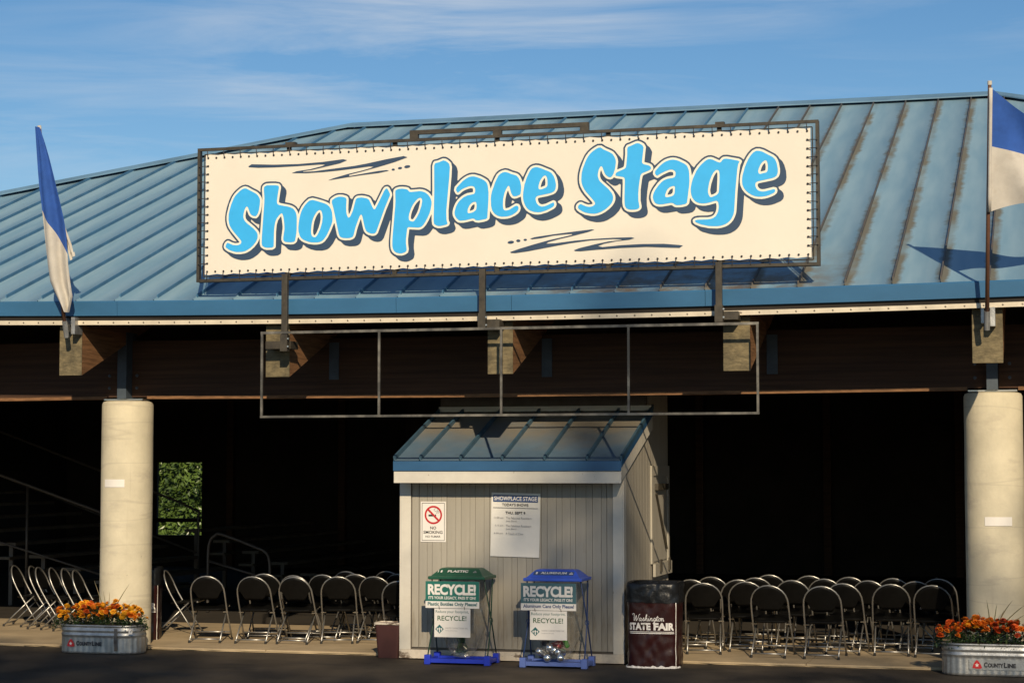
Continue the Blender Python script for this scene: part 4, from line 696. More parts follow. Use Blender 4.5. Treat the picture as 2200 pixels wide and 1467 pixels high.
trk = sweep([(EV - 0.002, EZ - 0.207), (EV - 0.002, EZ - 0.253), (EV + 0.021, EZ - 0.253), (EV + 0.021, EZ - 0.207)], EU0 + 0.3, EU1 - 0.3, 40, 'light_track', 'track', pav)
bl = MB(); bl.lathe([(0.008, 0.0), (0.017, -0.006), (0.025, -0.022), (0.028, -0.036), (0.021, -0.054), (0.006, -0.062)], 8)
bme = bl.mesh('bulb', True); bme.materials.append(M['bulb'])
u = -8.6
rb = random.Random(5)
while u < 7.2:
    b = bpy.data.objects.new('bulb', bme); COL.objects.link(b); b.parent = trk
    b.location = (u, EV - 0.003, EZ - 0.226 + sag(u)); b.rotation_euler = (radians(78), 0, radians(rb.uniform(-8, 8)))
    u += 0.178

# columns
COLS = [-14.2, -4.62, 4.965, 14.5]
CV = 0.285
RC = 0.29
for cu_ in COLS:
    m = MB()
    prof = [(RC, 0.0), (RC, 0.6), (RC, 1.2), (RC, 1.8), (RC, 2.35), (RC, 2.735), (RC - 0.012, 2.762), (RC - 0.05, 2.775), (0.1, 2.782)]
    vs_ = []
    n = 64
    m.lathe(prof, n, (cu_, CV))
    m.v = [(x + 0.004 * noise.noise(Vector((x * 3, y * 3, z * 2))), y + 0.004 * noise.noise(Vector((x * 3, y * 3 + 9, z * 2))), z) for x, y, z in m.v]
    c = m.build('column', 'concrete', pav, smooth=True)
    e = c.modifiers.new('split', 'EDGE_SPLIT'); e.split_angle = radians(40)
    MB().box(cu_ - 0.24, cu_ + 0.24, CV - 0.12, CV + 0.12, 2.783, 2.797).build('base_plate', 'bolt', c, world=False)
    MB().box(cu_ - 0.055, cu_ + 0.055, CV - 0.165, CV + 0.1, 2.7975, 3.55).build('steel_post', 'bluesteel', c, world=False)
    for s in (-1, 1):
        for zz in (2.92, 3.06):
            o = MB().lathe([(0.018, 0), (0.018, 0.012), (0.010, 0.018)], 8).build('bolt', 'bluesteel', c, world=False)
            o.location = (cu_ + s * 0.17, CV - 0.1205, zz); o.rotation_euler = (radians(90), 0, 0)
def paper_tag_on(col_i, ang, z, w, h):
    m = MB(); n = 8
    rows = []
    for zz in (z, z + h):
        rows.append([(COLS[col_i] + (RC + 0.0065) * sin(ang + (i / n - 0.5) * w / RC), CV - (RC + 0.0065) * cos(ang + (i / n - 0.5) * w / RC), zz) for i in range(n + 1)])
    m.grid(rows).build('paper_tag', 'whiteprint', [c for c in pav.children if c.name.startswith('column')][col_i], world=False, smooth=True)
paper_tag_on(1, radians(-4), 1.80, 0.255, 0.088)
paper_tag_on(2, radians(9), 1.44, 0.27, 0.088)

# front beams (glulam) and rafters
for a, b in zip(COLS, COLS[1:]):
    n = 10
    m = MB()
    rows = []
    for i in range(n + 1):
        t = i / n
        u = a + 0.06 + (b - a - 0.12) * t
        s = -0.018 * (1 - (2 * t - 1) ** 2)
        rows.append([(u, 0.262, 2.822 + s), (u, 0.262, 3.46 + s), (u, 0.395, 3.46 + s), (u, 0.395, 2.822 + s), (u, 0.262, 2.822 + s)])
    m.grid(rows)
    bm_ = m.build('beam', 'darkwood', pav)
    # bottom lamination, a touch proud
    rows = []
    for i in range(n + 1):
        t = i / n
        u = a + 0.25 + (b - a - 0.5) * t
        s = -0.018 * (1 - (2 * ((u - a) / (b - a)) - 1) ** 2)
        rows.append([(u, 0.255, 2.800 + s), (u, 0.255, 2.834 + s), (u, 0.40, 2.834 + s), (u, 0.40, 2.800 + s), (u, 0.255, 2.800 + s)])
    MB().grid(rows).build('bottom_lamination', 'rafter_side', bm_, world=False)
RU = [-4.705 - 2.41 * i for i in (4, 3, 2, 1)] + [-4.705, -2.30, 0.13, 2.55, 4.955] + [4.955 + 2.41 * i for i in (1, 2, 3, 4)]
for i, ru in enumerate(RU):
    if ru < EU0 + 1.2 or ru > EU1 - 1.2: continue
    w = 0.132
    v0 = -0.92
    if abs(ru - 4.955) < 0.1: w = 0.142
    v1 = min(top_v(ru), RV) - 0.2
    zb = 2.968
    if abs(ru + 4.705) < 0.1: zb = 3.015
    if abs(ru - 4.955) < 0.1: zb = 3.01
    H = 0.60
    def zt(v): return min(zb + 0.66, 99) + SL * (v - v0) - 0.0
    # plumb-cut end, underside parallel to the roof
    def at(u, v, top):
        z = zb + SL * (v - v0)
        ztop = roof_z(v) - 0.09
        return (u, v, ztop if top else z)
    m = MB()
    e = 0.012
    m.add([at(ru - w, v0, 0), at(ru + w, v0, 0), at(ru + w, v0, 1), at(ru - w, v0, 1),
           at(ru - w, v1, 0), at(ru + w, v1, 0), at(ru + w, v1, 1), at(ru - w, v1, 1)],
          [(0, 4, 5, 1), (3, 2, 6, 7), (0, 3, 7, 4), (1, 5, 6, 2), (4, 7, 6, 5)])
    r = m.build('rafter', 'rafter_side', pav)
    MB().box(ru - w - 0.001, ru + w + 0.001, v0 - 0.012, v0 + 0.002, zb - 0.001, at(0, v0, 1)[2] - 0.01).build('end_face', 'rafter', r, world=False, bevel=0.004)
    # steel hanger on the beam beside the rafter
    hz = zb + SL * (0.17 - v0)
    if -5.5 < ru < 5.5 and abs(ru + 4.705) > 0.1 and abs(ru - 4.955) > 0.1:
        h = MB(); h.box(ru + w + 0.002, ru + w + 0.115, 0.244, 0.2535, 2.99, 3.40)
        hp = h.build('hanger_plate', 'bluesteel', r, world=False)
        for zz in (3.06, 3.22):
            MB().box(ru + w + 0.045, ru + w + 0.067, 0.234, 0.2435, zz, zz + 0.022).build('bolt', 'bluesteel', r, world=False)

# enclosure: dark rear and end walls; the rear wall has one open bay at the left
OW = (-12.75, -11.15, 0.66, 2.14)
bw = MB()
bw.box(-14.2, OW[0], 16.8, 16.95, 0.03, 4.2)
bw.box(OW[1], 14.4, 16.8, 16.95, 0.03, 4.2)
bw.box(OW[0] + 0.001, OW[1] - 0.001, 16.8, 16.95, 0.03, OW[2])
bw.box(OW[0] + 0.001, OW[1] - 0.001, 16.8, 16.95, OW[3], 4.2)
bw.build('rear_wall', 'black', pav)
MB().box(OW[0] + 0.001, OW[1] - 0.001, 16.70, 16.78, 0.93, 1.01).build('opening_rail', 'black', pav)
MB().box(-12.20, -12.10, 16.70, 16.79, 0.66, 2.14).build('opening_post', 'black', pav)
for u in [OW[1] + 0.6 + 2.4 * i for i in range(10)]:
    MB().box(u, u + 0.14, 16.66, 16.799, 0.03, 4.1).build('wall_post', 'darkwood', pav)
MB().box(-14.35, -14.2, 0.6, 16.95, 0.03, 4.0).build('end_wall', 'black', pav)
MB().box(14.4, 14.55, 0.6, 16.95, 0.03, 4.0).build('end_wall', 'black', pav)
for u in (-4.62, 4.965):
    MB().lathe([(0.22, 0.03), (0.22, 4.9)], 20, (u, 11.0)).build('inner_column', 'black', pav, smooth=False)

# ------------------------------------------------------------------ the big banner sign
SV = -1.13
F0, F1, FZ0, FZ1 = -3.14, 3.397, 3.967, 5.387
sign = thing('banner_sign', 'large cream banner with sky blue lettering laced into a dark steel frame above the eave', 'sign', (0.13, SV, 3.3))
fr = MB()
t = 0.042
for dv, t in ((0.0, 0.030), (0.065, 0.014)):
    y0, y1 = SV - 0.014 + dv, SV + 0.014 + dv
    fr.box(F0, F1, y0, y1, FZ1 - t, FZ1); fr.box(F0, F1, y0, y1, FZ0, FZ0 + t)
    fr.box(F0, F0 + t, y0 + 0.001, y1 - 0.001, FZ0 + t, FZ1 - t); fr.box(F1 - t, F1, y0 + 0.001, y1 - 0.001, FZ0 + t, FZ1 - t)
fr.build('frame', 'blacksteel', sign)
t = 0.04
# inner lacing rods
rod = MB()
i0, i1, j0, j1 = F0 + 0.065, F1 - 0.065, FZ0 + 0.062, FZ1 - 0.062
rod.tube([(i0, SV + 0.030, j0), (i1, SV + 0.030, j0)], 0.006, 6); rod.tube([(i0, SV + 0.030, j1), (i1, SV + 0.030, j1)], 0.006, 6)
rod.tube([(i0, SV + 0.030, j0), (i0, SV + 0.030, j1)], 0.006, 6); rod.tube([(i1, SV + 0.030, j0), (i1, SV + 0.030, j1)], 0.006, 6)
rod.build('lacing_rod', 'blacksteel', sign)
for u in (-2.12, -0.95, 0.145, 1.3, 2.42):
    b = MB()
    b.box(u - 0.022, u + 0.022, SV + 0.0205, SV + 0.0495, FZ0 + 0.003, FZ1 - 0.003)
    b.bar((u, SV + 0.055, FZ0 + 0.045), (u - 0.14, SV + 0.055, FZ0 + 0.21), 0.02, 0.02)
    b.bar((u, SV + 0.055, FZ0 + 0.045), (u + 0.14, SV + 0.055, FZ0 + 0.21), 0.02, 0.02)
    b.build('frame_upright', 'blacksteel', sign)
# banner cloth, slightly slack
B0, B1, BZ0, BZ1 = -3.05, 3.317, 4.047, 5.312
nx, nz = 136, 10
rows = []
for j in range(nz + 1):
    row = []
    for i in range(nx + 1):
        s, q = i / nx, j / nz
        x, z = B0 + (B1 - B0) * s, BZ0 + (BZ1 - BZ0) * q
        y = SV + 0.004
        edge = 0.006
        if j in (0, nz): z += (0.006 * cos((i - 1) * pi / 2) + 0.003 * sin(i * 0.37)) * (1 if j else -1)
        row.append((x, y, z))
    rows.append(row)
ban = MB().grid(rows).build('banner', 'banner', sign, fix=False)
sol = ban.modifiers.new('thick', 'SOLIDIFY'); sol.thickness = 0.003; sol.offset = -1 if False else 1
def print_layer(polys, mat, dy):
    me = fill_mesh(polys, 0.001)
    me.transform(Matrix.Translation((0, SV + dy, 0)) @ Matrix.Rotation(radians(90), 4, 'X'))
    return link('lettering', me, mat, ban, False)
print_layer(SIGN_NAVY + SIGN_SWOOSH, 'navy', -0.004)
print_layer(SIGN_CREAM, 'cream', -0.006)
print_layer(SIGN_BLUE, 'cyan', -0.008)
# grommets (too small to tell apart) and elastic lacing cords
gm = MB()
cords = []
NT = 68
for i in range(NT + 1):
    x = B0 + 0.03 + (B1 - B0 - 0.06) * i / NT
    for zz, sgn in ((BZ1 - 0.03, 1), (BZ0 + 0.03, -1)):
        gm.lathe([(0.011, 0), (0.011, 0.004), (0.006, 0.005)], 8)
        o = len(gm.v) - 24
        for q in range(o, len(gm.v)):
            a, b_, c_ = gm.v[q]; gm.v[q] = (a + x, SV - 0.005 - c_, b_ + zz)
        if i % 2 == 0: cords.append(((x, SV - 0.009, zz), (x + rp.uniform(-0.006, 0.006), SV - 0.026, zz + sgn * 0.085)))
NS = 14
for i in range(1, NS):
    z = BZ0 + 0.03 + (BZ1 - BZ0 - 0.06) * i / NS
    for xx, sgn in ((B0 + 0.03, -1), (B1 - 0.03, 1)):
        gm.lathe([(0.011, 0), (0.011, 0.004), (0.006, 0.005)], 8)
        o = len(gm.v) - 24
        for q in range(o, len(gm.v)):
            a, b_, c_ = gm.v[q]; gm.v[q] = (a + xx, SV - 0.005 - c_, b_ + z)
        cords.append(((xx, SV - 0.009, z), (xx + sgn * 0.10, SV - 0.026, z + rp.uniform(-0.012, 0.006))))
tag(gm.build('grommets', 'ink', ban, world=False), kind='stuff')
for a, b in cords:
    MB().tube([a, ((a[0] + b[0]) / 2, SV - 0.028, (a[2] + b[2]) / 2), b], 0.0045, 5).build('lacing_cord', 'ink', sign)
# posts down to the rafters, with clamps
for pu, z0, ru in ((-2.121, 3.23, -2.30), (0.013, 3.41, 0.13), (2.419, 3.44, 2.55)):
    p = MB(); p.box(pu - 0.031, pu + 0.031, SV - 0.075, SV - 0.0205, z0, FZ0 + 0.05)
    po = p.build('post', 'blacksteel', sign, bevel=0.003)
    MB().box(pu - 0.039, pu + 0.039, SV - 0.083, SV - 0.012, z0 - 0.01, z0 + 0.16).build('clamp', 'blacksteel', po, world=False)
    lo_, hi_ = min(pu, ru - 0.0), max(pu, ru)
    MB().box(lo_ - 0.05, hi_ + 0.05, SV - 0.0115, -0.9325, z0 + 0.02, z0 + 0.10).build('bracket', 'blacksteel', po, world=False)
    for zz in (z0 + 0.03, z0 + 0.11):
        MB().box(pu + 0.042, pu + 0.058, SV - 0.09, SV - 0.075, zz, zz + 0.016).build('bolt', 'bolt', po, world=False)
tb = MB().box(-0.79, 1.10, SV + 0.021, SV + 0.066, 5.435, 5.478).build('top_brace', 'blacksteel', sign)
for u in (-0.79, 0.10, 1.01):
    MB().box(u, u + 0.09, SV + 0.0215, SV + 0.0655, FZ1 + 0.001, 5.4345).build('brace_upright', 'blacksteel', tb, world=False)
for u0_, u1_ in ((-2.16, -2.05), (2.38, 2.47)):
    MB().box(u0_, u1_, SV + 0.02, SV + 0.09, FZ1 + 0.001, FZ1 + 0.03).build('post_cap', 'blacksteel', sign)

# empty hanging frame below the sign
ef = thing('hanging_frame', 'empty steel rectangle with three uprights hanging below the cream banner', 'frame', (0.2, -1.2, 2.5))
ev, tt = -1.205, 0.011
X0, X1, Z0, Z1 = -2.375, 2.81, 2.531, 3.425
MB().box(X0, X1, ev - tt, ev + tt, Z1 - 0.026, Z1).build('top_rail', 'greysteel', ef)
MB().box(X0, X1, ev - tt, ev + tt, Z0, Z0 + 0.023).build('bottom_rail', 'greysteel', ef)
for x in (X0 + 0.0135, -1.076, 0.218, 1.521, X1 - 0.0135):
    MB().box(x - 0.0115, x + 0.0115, ev - tt + 0.001, ev + tt - 0.001, Z0 + 0.0235, Z1 - 0.0265).build('upright', 'greysteel', ef)

# ------------------------------------------------------------------ kiosk
kio = thing('kiosk', 'small grey wooden booth with white trim and a blue metal lean-to roof', 'booth', (0.05, 1.0, 0))
KU0, KU1, KV0, KV1 = -1.155, 1.251, -0.24, 2.28
KE, KEZ, KS, KT = -0.52, 2.09, 0.345, 1.08              # roof eave, its height, slope, top
def kz(v): return KEZ + KS * (v - KE)
# core walls (behind the boards)
core = MB()
prof = [(KV0 + 0.02, 0.02), (KV1 - 0.02, 0.02), (KV1 - 0.02, 3.3), (KT, 3.3), (KT, kz(KT) - 0.06), (KV0 + 0.02, kz(KV0) - 0.06)]
core.prism(prof, lambda v, z: (KU0 + 0.02, v, z), lambda v, z: (KU1 - 0.02, v, z))
walls = core.build('wall', 'groove', kio)
# front boards
bx0, bx1 = KU0 + 0.118, KU1 - 0.095
edges = [bx0, -0.9557, -0.8096, -0.6476, -0.4906, -0.3344, -0.1787, -0.031, 0.1234, 0.2846, 0.4451, 0.6049, 0.7497, 0.9298, 1.0805, bx1]
rk = random.Random(21)
for a, b in zip(edges, edges[1:]):
    w = b - a
    if w > 0.1:
        c1 = a + w * 0.62
        parts_ = ((a + 0.002, c1 - 0.0015), (c1 + 0.0015, b - 0.002))
    else:
        parts_ = ((a + 0.004, b - 0.004),)
    for (p, q) in parts_:
        y = KV0 + rk.uniform(-0.002, 0.002)
        o = MB().box(0, q - p, 0, 0.022, 0.13, 2.05).build('board', 'siding', walls, world=False)
        o.location = (p, y, 0)
# side boards (right), tops following the roof line
v = KV0 + 0.02
while v < KV1 - 0.06:
    v1 = min(v + 0.152, KV1 - 0.03)
    if v >= KT - 0.005: za = zb_ = 3.3
    else:
        za, zb_ = kz(v) - 0.03, kz(min(v1, KT)) - 0.03
    m = MB()
    m.add([(KU1 - 0.022, v + 0.003, 0.13), (KU1, v + 0.003, 0.13), (KU1, v1 - 0.003, 0.13), (KU1 - 0.022, v1 - 0.003, 0.13),
           (KU1 - 0.022, v + 0.003, za), (KU1, v + 0.003, za), (KU1, v1 - 0.003, zb_), (KU1 - 0.022, v1 - 0.003, zb_)],
          [(0, 3, 2, 1), (4, 5, 6, 7), (0, 1, 5, 4), (1, 2, 6, 5), (2, 3, 7, 6), (3, 0, 4, 7)])
    m.build('board', 'siding', walls, world=False)
    v = v1
v = KV0 + 0.02
MB().box(KU0, KU0 + 0.019, KV0 + 0.001, KV1 - 0.03, 0.13, 2.12).build('left_siding', 'siding', walls, world=False)
# corner trims, base trim
for (a, b) in ((KU0, KU0 + 0.112), (KU1 - 0.09, KU1)):
    MB().box(a - 0.012, b, KV0 - 0.020, KV0 - 0.0035, 0.105, 1.96).build('corner_trim', 'trim', kio, bevel=0.003)
MB().box(KU1 + 0.0005, KU1 + 0.016, KV0 - 0.0205, KV0 + 0.085, 0.105, 2.02).build('corner_trim', 'trim', kio, bevel=0.003)
MB().box(KU0 - 0.012, KU1 + 0.018, KV0 - 0.028, KV0 + 0.0, 0.012, 0.104).build('base_trim', 'trim_worn', kio, bevel=0.004)
MB().box(KU1 - 0.001, KU1 + 0.017, KV0 + 0.001, KV1 - 0.02, 0.012, 0.104).build('base_trim', 'trim_worn', kio, bevel=0.004)
# roof: deck, six sheets, seams
R0, R1 = -1.145, 1.292
kr = MB()
kr.add([(R0, KE, KEZ - 0.02), (R1, KE, KEZ - 0.02), (R1, KT, kz(KT) - 0.02), (R0, KT, kz(KT) - 0.02),
        (R0, KE, KEZ - 0.06), (R1, KE, KEZ - 0.06), (R1, KT, kz(KT) - 0.06), (R0, KT, kz(KT) - 0.06)],
       [(0, 1, 2, 3), (4, 7, 6, 5), (0, 4, 5, 1), (1, 5, 6, 2), (2, 6, 7, 3), (3, 7, 4, 0)])
kroof = kr.build('roof', 'kioskroof', kio)
KA = atan(KS)
KL = (KT - KE) / cos(KA)
ks = [R0, -0.86, -0.42, 0.03, 0.485, 0.935, R1]
for i, (a, b) in enumerate(zip(ks, ks[1:])):
    rows = []
    for j in range(5):
        y = KL * j / 4
        rows.append([(0, y, 0.015), (0.01, y, 0.0), ((b - a) / 2, y, -0.002 + (rk.uniform(-0.003, 0.003) if 0 < j < 4 else 0)), (b - a - 0.01, y, 0.0), (b - a, y, 0.015)])
    o = MB().grid(rows).build('roof_panel', 'kioskroof', kroof, fix=False, world=False)
    o.location = (a, KE, KEZ); o.rotation_euler = (KA, 0, 0)
for a in ks:
    m = MB().box(-0.012, 0.012, 0.02, KL + (0.10 if a != ks[0] else 0.06), -0.004, 0.045)
    o = m.build('seam', 'kioskseam', kroof, world=False)
    o.location = (a, KE, KEZ); o.rotation_euler = (KA, 0, 0)
MB().box(R0, R1, KT - 0.03, KT + 0.02, kz(KT) + 0.005, kz(KT) + 0.06).build('top_flashing', 'trim', kroof, world=False)
# eave: blue drip edge, white board; raking boards
MB().box(R0 - 0.004, R1 + 0.004, KE - 0.016, KE + 0.004, KEZ - 0.105, KEZ - 0.004).build('drip_edge', 'kioskfascia', kroof, world=False)
MB().box(R0 - 0.002, R1 + 0.002, KE + 0.0, KE + 0.025, KEZ - 0.232, KEZ - 0.106).build('eave_board', 'trim', kio, bevel=0.003)
for x0, x1 in ((R1 - 0.024, R1 + 0.003), (R0 - 0.003, R0 + 0.024)):
    m = MB()
    a, b = KE + 0.0255, KT + 0.06
    m.prism([(a, kz(a) - 0.22), (b, kz(b) - 0.22), (b, kz(b) - 0.07), (a, kz(a) - 0.07)], lambda v_, z: (x0, v_, z), lambda v_, z: (x1, v_, z))
    m.build('rake_board', 'trim', kio)
    m = MB()
    a = KE + 0.004
    m.prism([(a, kz(a) - 0.069), (b, kz(b) - 0.069), (b, kz(b) + 0.012), (a, kz(a) + 0.012)],
            lambda v_, z: (x0 - 0.002 if x0 < 0 else x1 - 0.001, v_, z), lambda v_, z: (x0 + 0.001 if x0 < 0 else x1 + 0.006, v_, z))
    m.build('rake_flashing', 'kioskfascia', kroof, world=False)
MB().box(R0 + 0.03, R1 - 0.03, KE + 0.026, KV0 - 0.004, KEZ - 0.115, KEZ - 0.10).build('soffit', 'trim', kio)
# hatch in the right wall with a fold-down shelf
hx = KU1 + 0.0005
hv0, hv1, hz0, hz1 = 1.30, 2.24, 0.98, 1.93
ht = MB()
ht.box(hx, hx + 0.02, hv0 - 0.09, hv1, hz1, hz1 + 0.11)
ht.box(hx, hx + 0.0195, hv0 - 0.09, hv0, hz0 - 0.02, hz1 - 0.0005); ht.box(hx, hx + 0.0195, hv1 - 0.08, hv1, hz0 - 0.02, hz1 - 0.0005)
hat = MB().box(hx, hx + 0.008, hv0 + 0.001, hv1 - 0.081, hz0, hz1 - 0.001).build('hatch', 'siding', kio)
ht.build('hatch_frame', 'trim_side', hat, world=False)
MB().box(hx + 0.0085, hx + 0.05, hv0 + 0.12, hv1 - 0.2, hz1 - 0.16, hz1 - 0.09).build('hatch_handle', 'blacksteel', hat, world=False)
MB().bar((hx + 0.022, hv0 + 0.15, hz1 - 0.2), (hx + 0.03, hv1 - 0.22, hz0 + 0.12), 0.02, 0.02).build('stay', 'blacksteel', hat, world=False)
sh = MB().box(hx + 0.021, hx + 0.05, hv0 - 0.06, hv1 - 0.02, hz0 - 0.16, hz0 - 0.021).build('shelf_rail', 'trim_side', kio)
for vv in (hv0 + 0.18, hv1 - 0.26):
    MB().box(hx + 0.0505, hx + 0.07, vv, vv + 0.06, hz0 - 0.12, hz0 + 0.02).build('hinge', 'blacksteel', sh, world=False)

# notices on the kiosk front
FV = KV0 - 0.0075
ns = thing('no_smoking_sign', 'white no smoking sign with a red crossed circle on the booth', 'sign', (-0.8, FV, 1.2))
x0, z0, w, h = -0.937, 1.235, 0.28, 0.425
MB().box(x0, x0 + w, FV, FV + 0.004, z0, z0 + h).build('plate', 'whiteprint', ns)
def ring(cx, cz, r0, r1, n=40):
    return fill_mesh([[(cx + r1 * cos(2 * pi * i / n), cz + r1 * sin(2 * pi * i / n)) for i in range(n)], [(cx + r0 * cos(2 * pi * i / n), cz + r0 * sin(2 * pi * i / n)) for i in range(n)]])
def rect_line(x, z, w_, h_, t_):
    return fill_mesh([[(x, z), (x + w_, z), (x + w_, z + h_), (x, z + h_)], [(x + t_, z + t_), (x + w_ - t_, z + t_), (x + w_ - t_, z + h_ - t_), (x + t_, z + h_ - t_)]])
flat('border', rect_line(0.014, 0.014, w - 0.028, h - 0.028, 0.005), 'ink', ns, x0, FV - 0.0015, z0)
cx, cz = 0.142, 0.285
cg = fill_mesh([[(cx - 0.055, cz - 0.016), (cx + 0.012, cz - 0.016), (cx + 0.012, cz + 0.004), (cx - 0.055, cz + 0.004)],
                [(cx + 0.018, cz - 0.016), (cx + 0.03, cz - 0.016), (cx + 0.03, cz + 0.004), (cx + 0.018, cz + 0.004)]])
flat('cigarette', cg, 'ink', ns, x0, FV - 0.0015, z0)
smk = MB()
def ribbon(pts, wd):
    out = []
    L_, R_ = [], []
    for i, p in enumerate(pts):
        a = Vector(pts[max(0, i - 1)]); b = Vector(pts[min(len(pts) - 1, i + 1)])
        d_ = (b - a).normalized(); n_ = Vector((-d_.y, d_.x))
        wv = wd[i] if isinstance(wd, (list, tuple)) else wd
        L_.append((p[0] + n_.x * wv / 2, p[1] + n_.y * wv / 2)); R_.append((p[0] - n_.x * wv / 2, p[1] - n_.y * wv / 2))
    return L_ + R_[::-1]
def arc_pts(pts, n=5):
    o = []
    for i in range(len(pts) - 1):
        p0, p1, p2, p3 = pts[max(0, i - 1)], pts[i], pts[i + 1], pts[min(len(pts) - 1, i + 2)]
        for k_ in range(n):
            t_ = k_ / n
            o.append(tuple(0.5 * ((2 * p1[q]) + (-p0[q] + p2[q]) * t_ + (2 * p0[q] - 5 * p1[q] + 4 * p2[q] - p3[q]) * t_ ** 2 + (-p0[q] + 3 * p1[q] - 3 * p2[q] + p3[q]) * t_ ** 3) for q in range(len(p1))))
    o.append(tuple(pts[-1]))
    return o
flat('smoke', fill_mesh([ribbon(arc_pts([(cx + 0.03, cz + 0.014), (cx + 0.045, cz + 0.03), (cx + 0.02, cz + 0.04), (cx + 0.005, cz + 0.055), (cx + 0.025, cz + 0.07)]), 0.005),
                         ribbon(arc_pts([(cx + 0.05, cz + 0.016), (cx + 0.064, cz + 0.034), (cx + 0.04, cz + 0.045), (cx + 0.05, cz + 0.062)]), 0.005)]), 'greyink', ns, x0, FV - 0.0015, z0)
flat('prohibition_ring', ring(cx, cz, 0.078, 0.097), 'redink', ns, x0, FV - 0.003, z0)
s2 = 0.084 * 0.7071
flat('prohibition_bar', fill_mesh([[(cx - s2 - 0.007, cz + s2 - 0.007), (cx + s2 - 0.007, cz - s2 - 0.007), (cx + s2 + 0.007, cz - s2 + 0.007), (cx - s2 + 0.007, cz + s2 + 0.007)]]), 'redink', ns, x0, FV - 0.0045, z0)
text(ns, 'NO', x0 + 0.107, FV - 0.0015, z0 + 0.132, 'ink', w=0.066, h=0.032, bold=0.02)
text(ns, 'SMOKING', x0 + 0.032, FV - 0.0015, z0 + 0.086, 'ink', w=0.212, h=0.033, bold=0.02)
text(ns, 'NO FUMAR', x0 + 0.055, FV - 0.0015, z0 + 0.046, 'ink', w=0.165, h=0.022, bold=0.015)

ps = thing('show_poster', 'white paper schedule with a blue title bar taped to the booth', 'poster', (0.1, FV, 1.09))
tl = radians(1.2)
def on_poster(u_, w_):                        # poster coordinates (m from lower left) to the scene
    return (-0.167 + u_ * cos(tl) + w_ * sin(tl) * 0.9, 1.094 - u_ * sin(tl) + w_ * cos(tl))
rows = []
for j in range(9):
    rows.append([(*([on_poster(0.53 * i / 6, 0.665 * j / 8)[0], FV - 0.004 - 0.006 * max(0, 1 - j / 2.5) * (0.4 + 0.6 * abs(i / 3 - 1))]), on_poster(0.53 * i / 6, 0.665 * j / 8)[1]) for i in range(7)])
MB().grid(rows).build('sheet', 'paper', ps, fix=False)
def ptxt(body, u_, w_, wd, hh, mat='ink', bold=0.0, dy=0.0125):
    a, b = on_poster(u_, w_)
    return text(ps, body, a, FV - dy, b, mat, w=wd, h=hh, bold=bold, tilt=tl)
a, b = on_poster(0.022, 0.572)
flat('title_bar', fill_mesh([[(0, 0), (0.486, 0), (0.486, 0.07), (0, 0.07)]]), 'blueink', ps, a, FV - 0.0125, b, tl)
ptxt('SHOWPLACE STAGE', 0.034, 0.585, 0.462, 0.043, 'whiteprint', 0.012, 0.014)
ptxt("TODAY'S SHOWS", 0.120, 0.528, 0.285, 0.029, 'ink', 0.012)
a, b = on_poster(0.022, 0.507)
flat('rule', fill_mesh([[(0, 0), (0.486, 0), (0.486, 0.004), (0, 0.004)]]), 'ink', ps, a, FV - 0.0125, b, tl)
ptxt('THU. SEPT 9', 0.158, 0.444, 0.215, 0.028, 'ink', 0.02)
for tm, l1, l2, zz in (('11:00 am', 'The Fabulous Roadstars', 'Jazz Band', 0.394), ('2:15 pm', 'The Fabulous Roadstars', 'Jazz Band', 0.312), ('6:30 pm', 'A Touch of Class', None, 0.230)):
    wtm = 0.10 if tm != '2:15 pm' else 0.09
    ptxt(tm, 0.036 + (0.10 - wtm), zz, wtm, 0.021, 'greyink')
    ptxt(l1, 0.165, zz, 0.275 if l2 else 0.19, 0.022, 'greyink')
    if l2: ptxt(l2, 0.165, zz - 0.034, 0.115, 0.022, 'greyink')

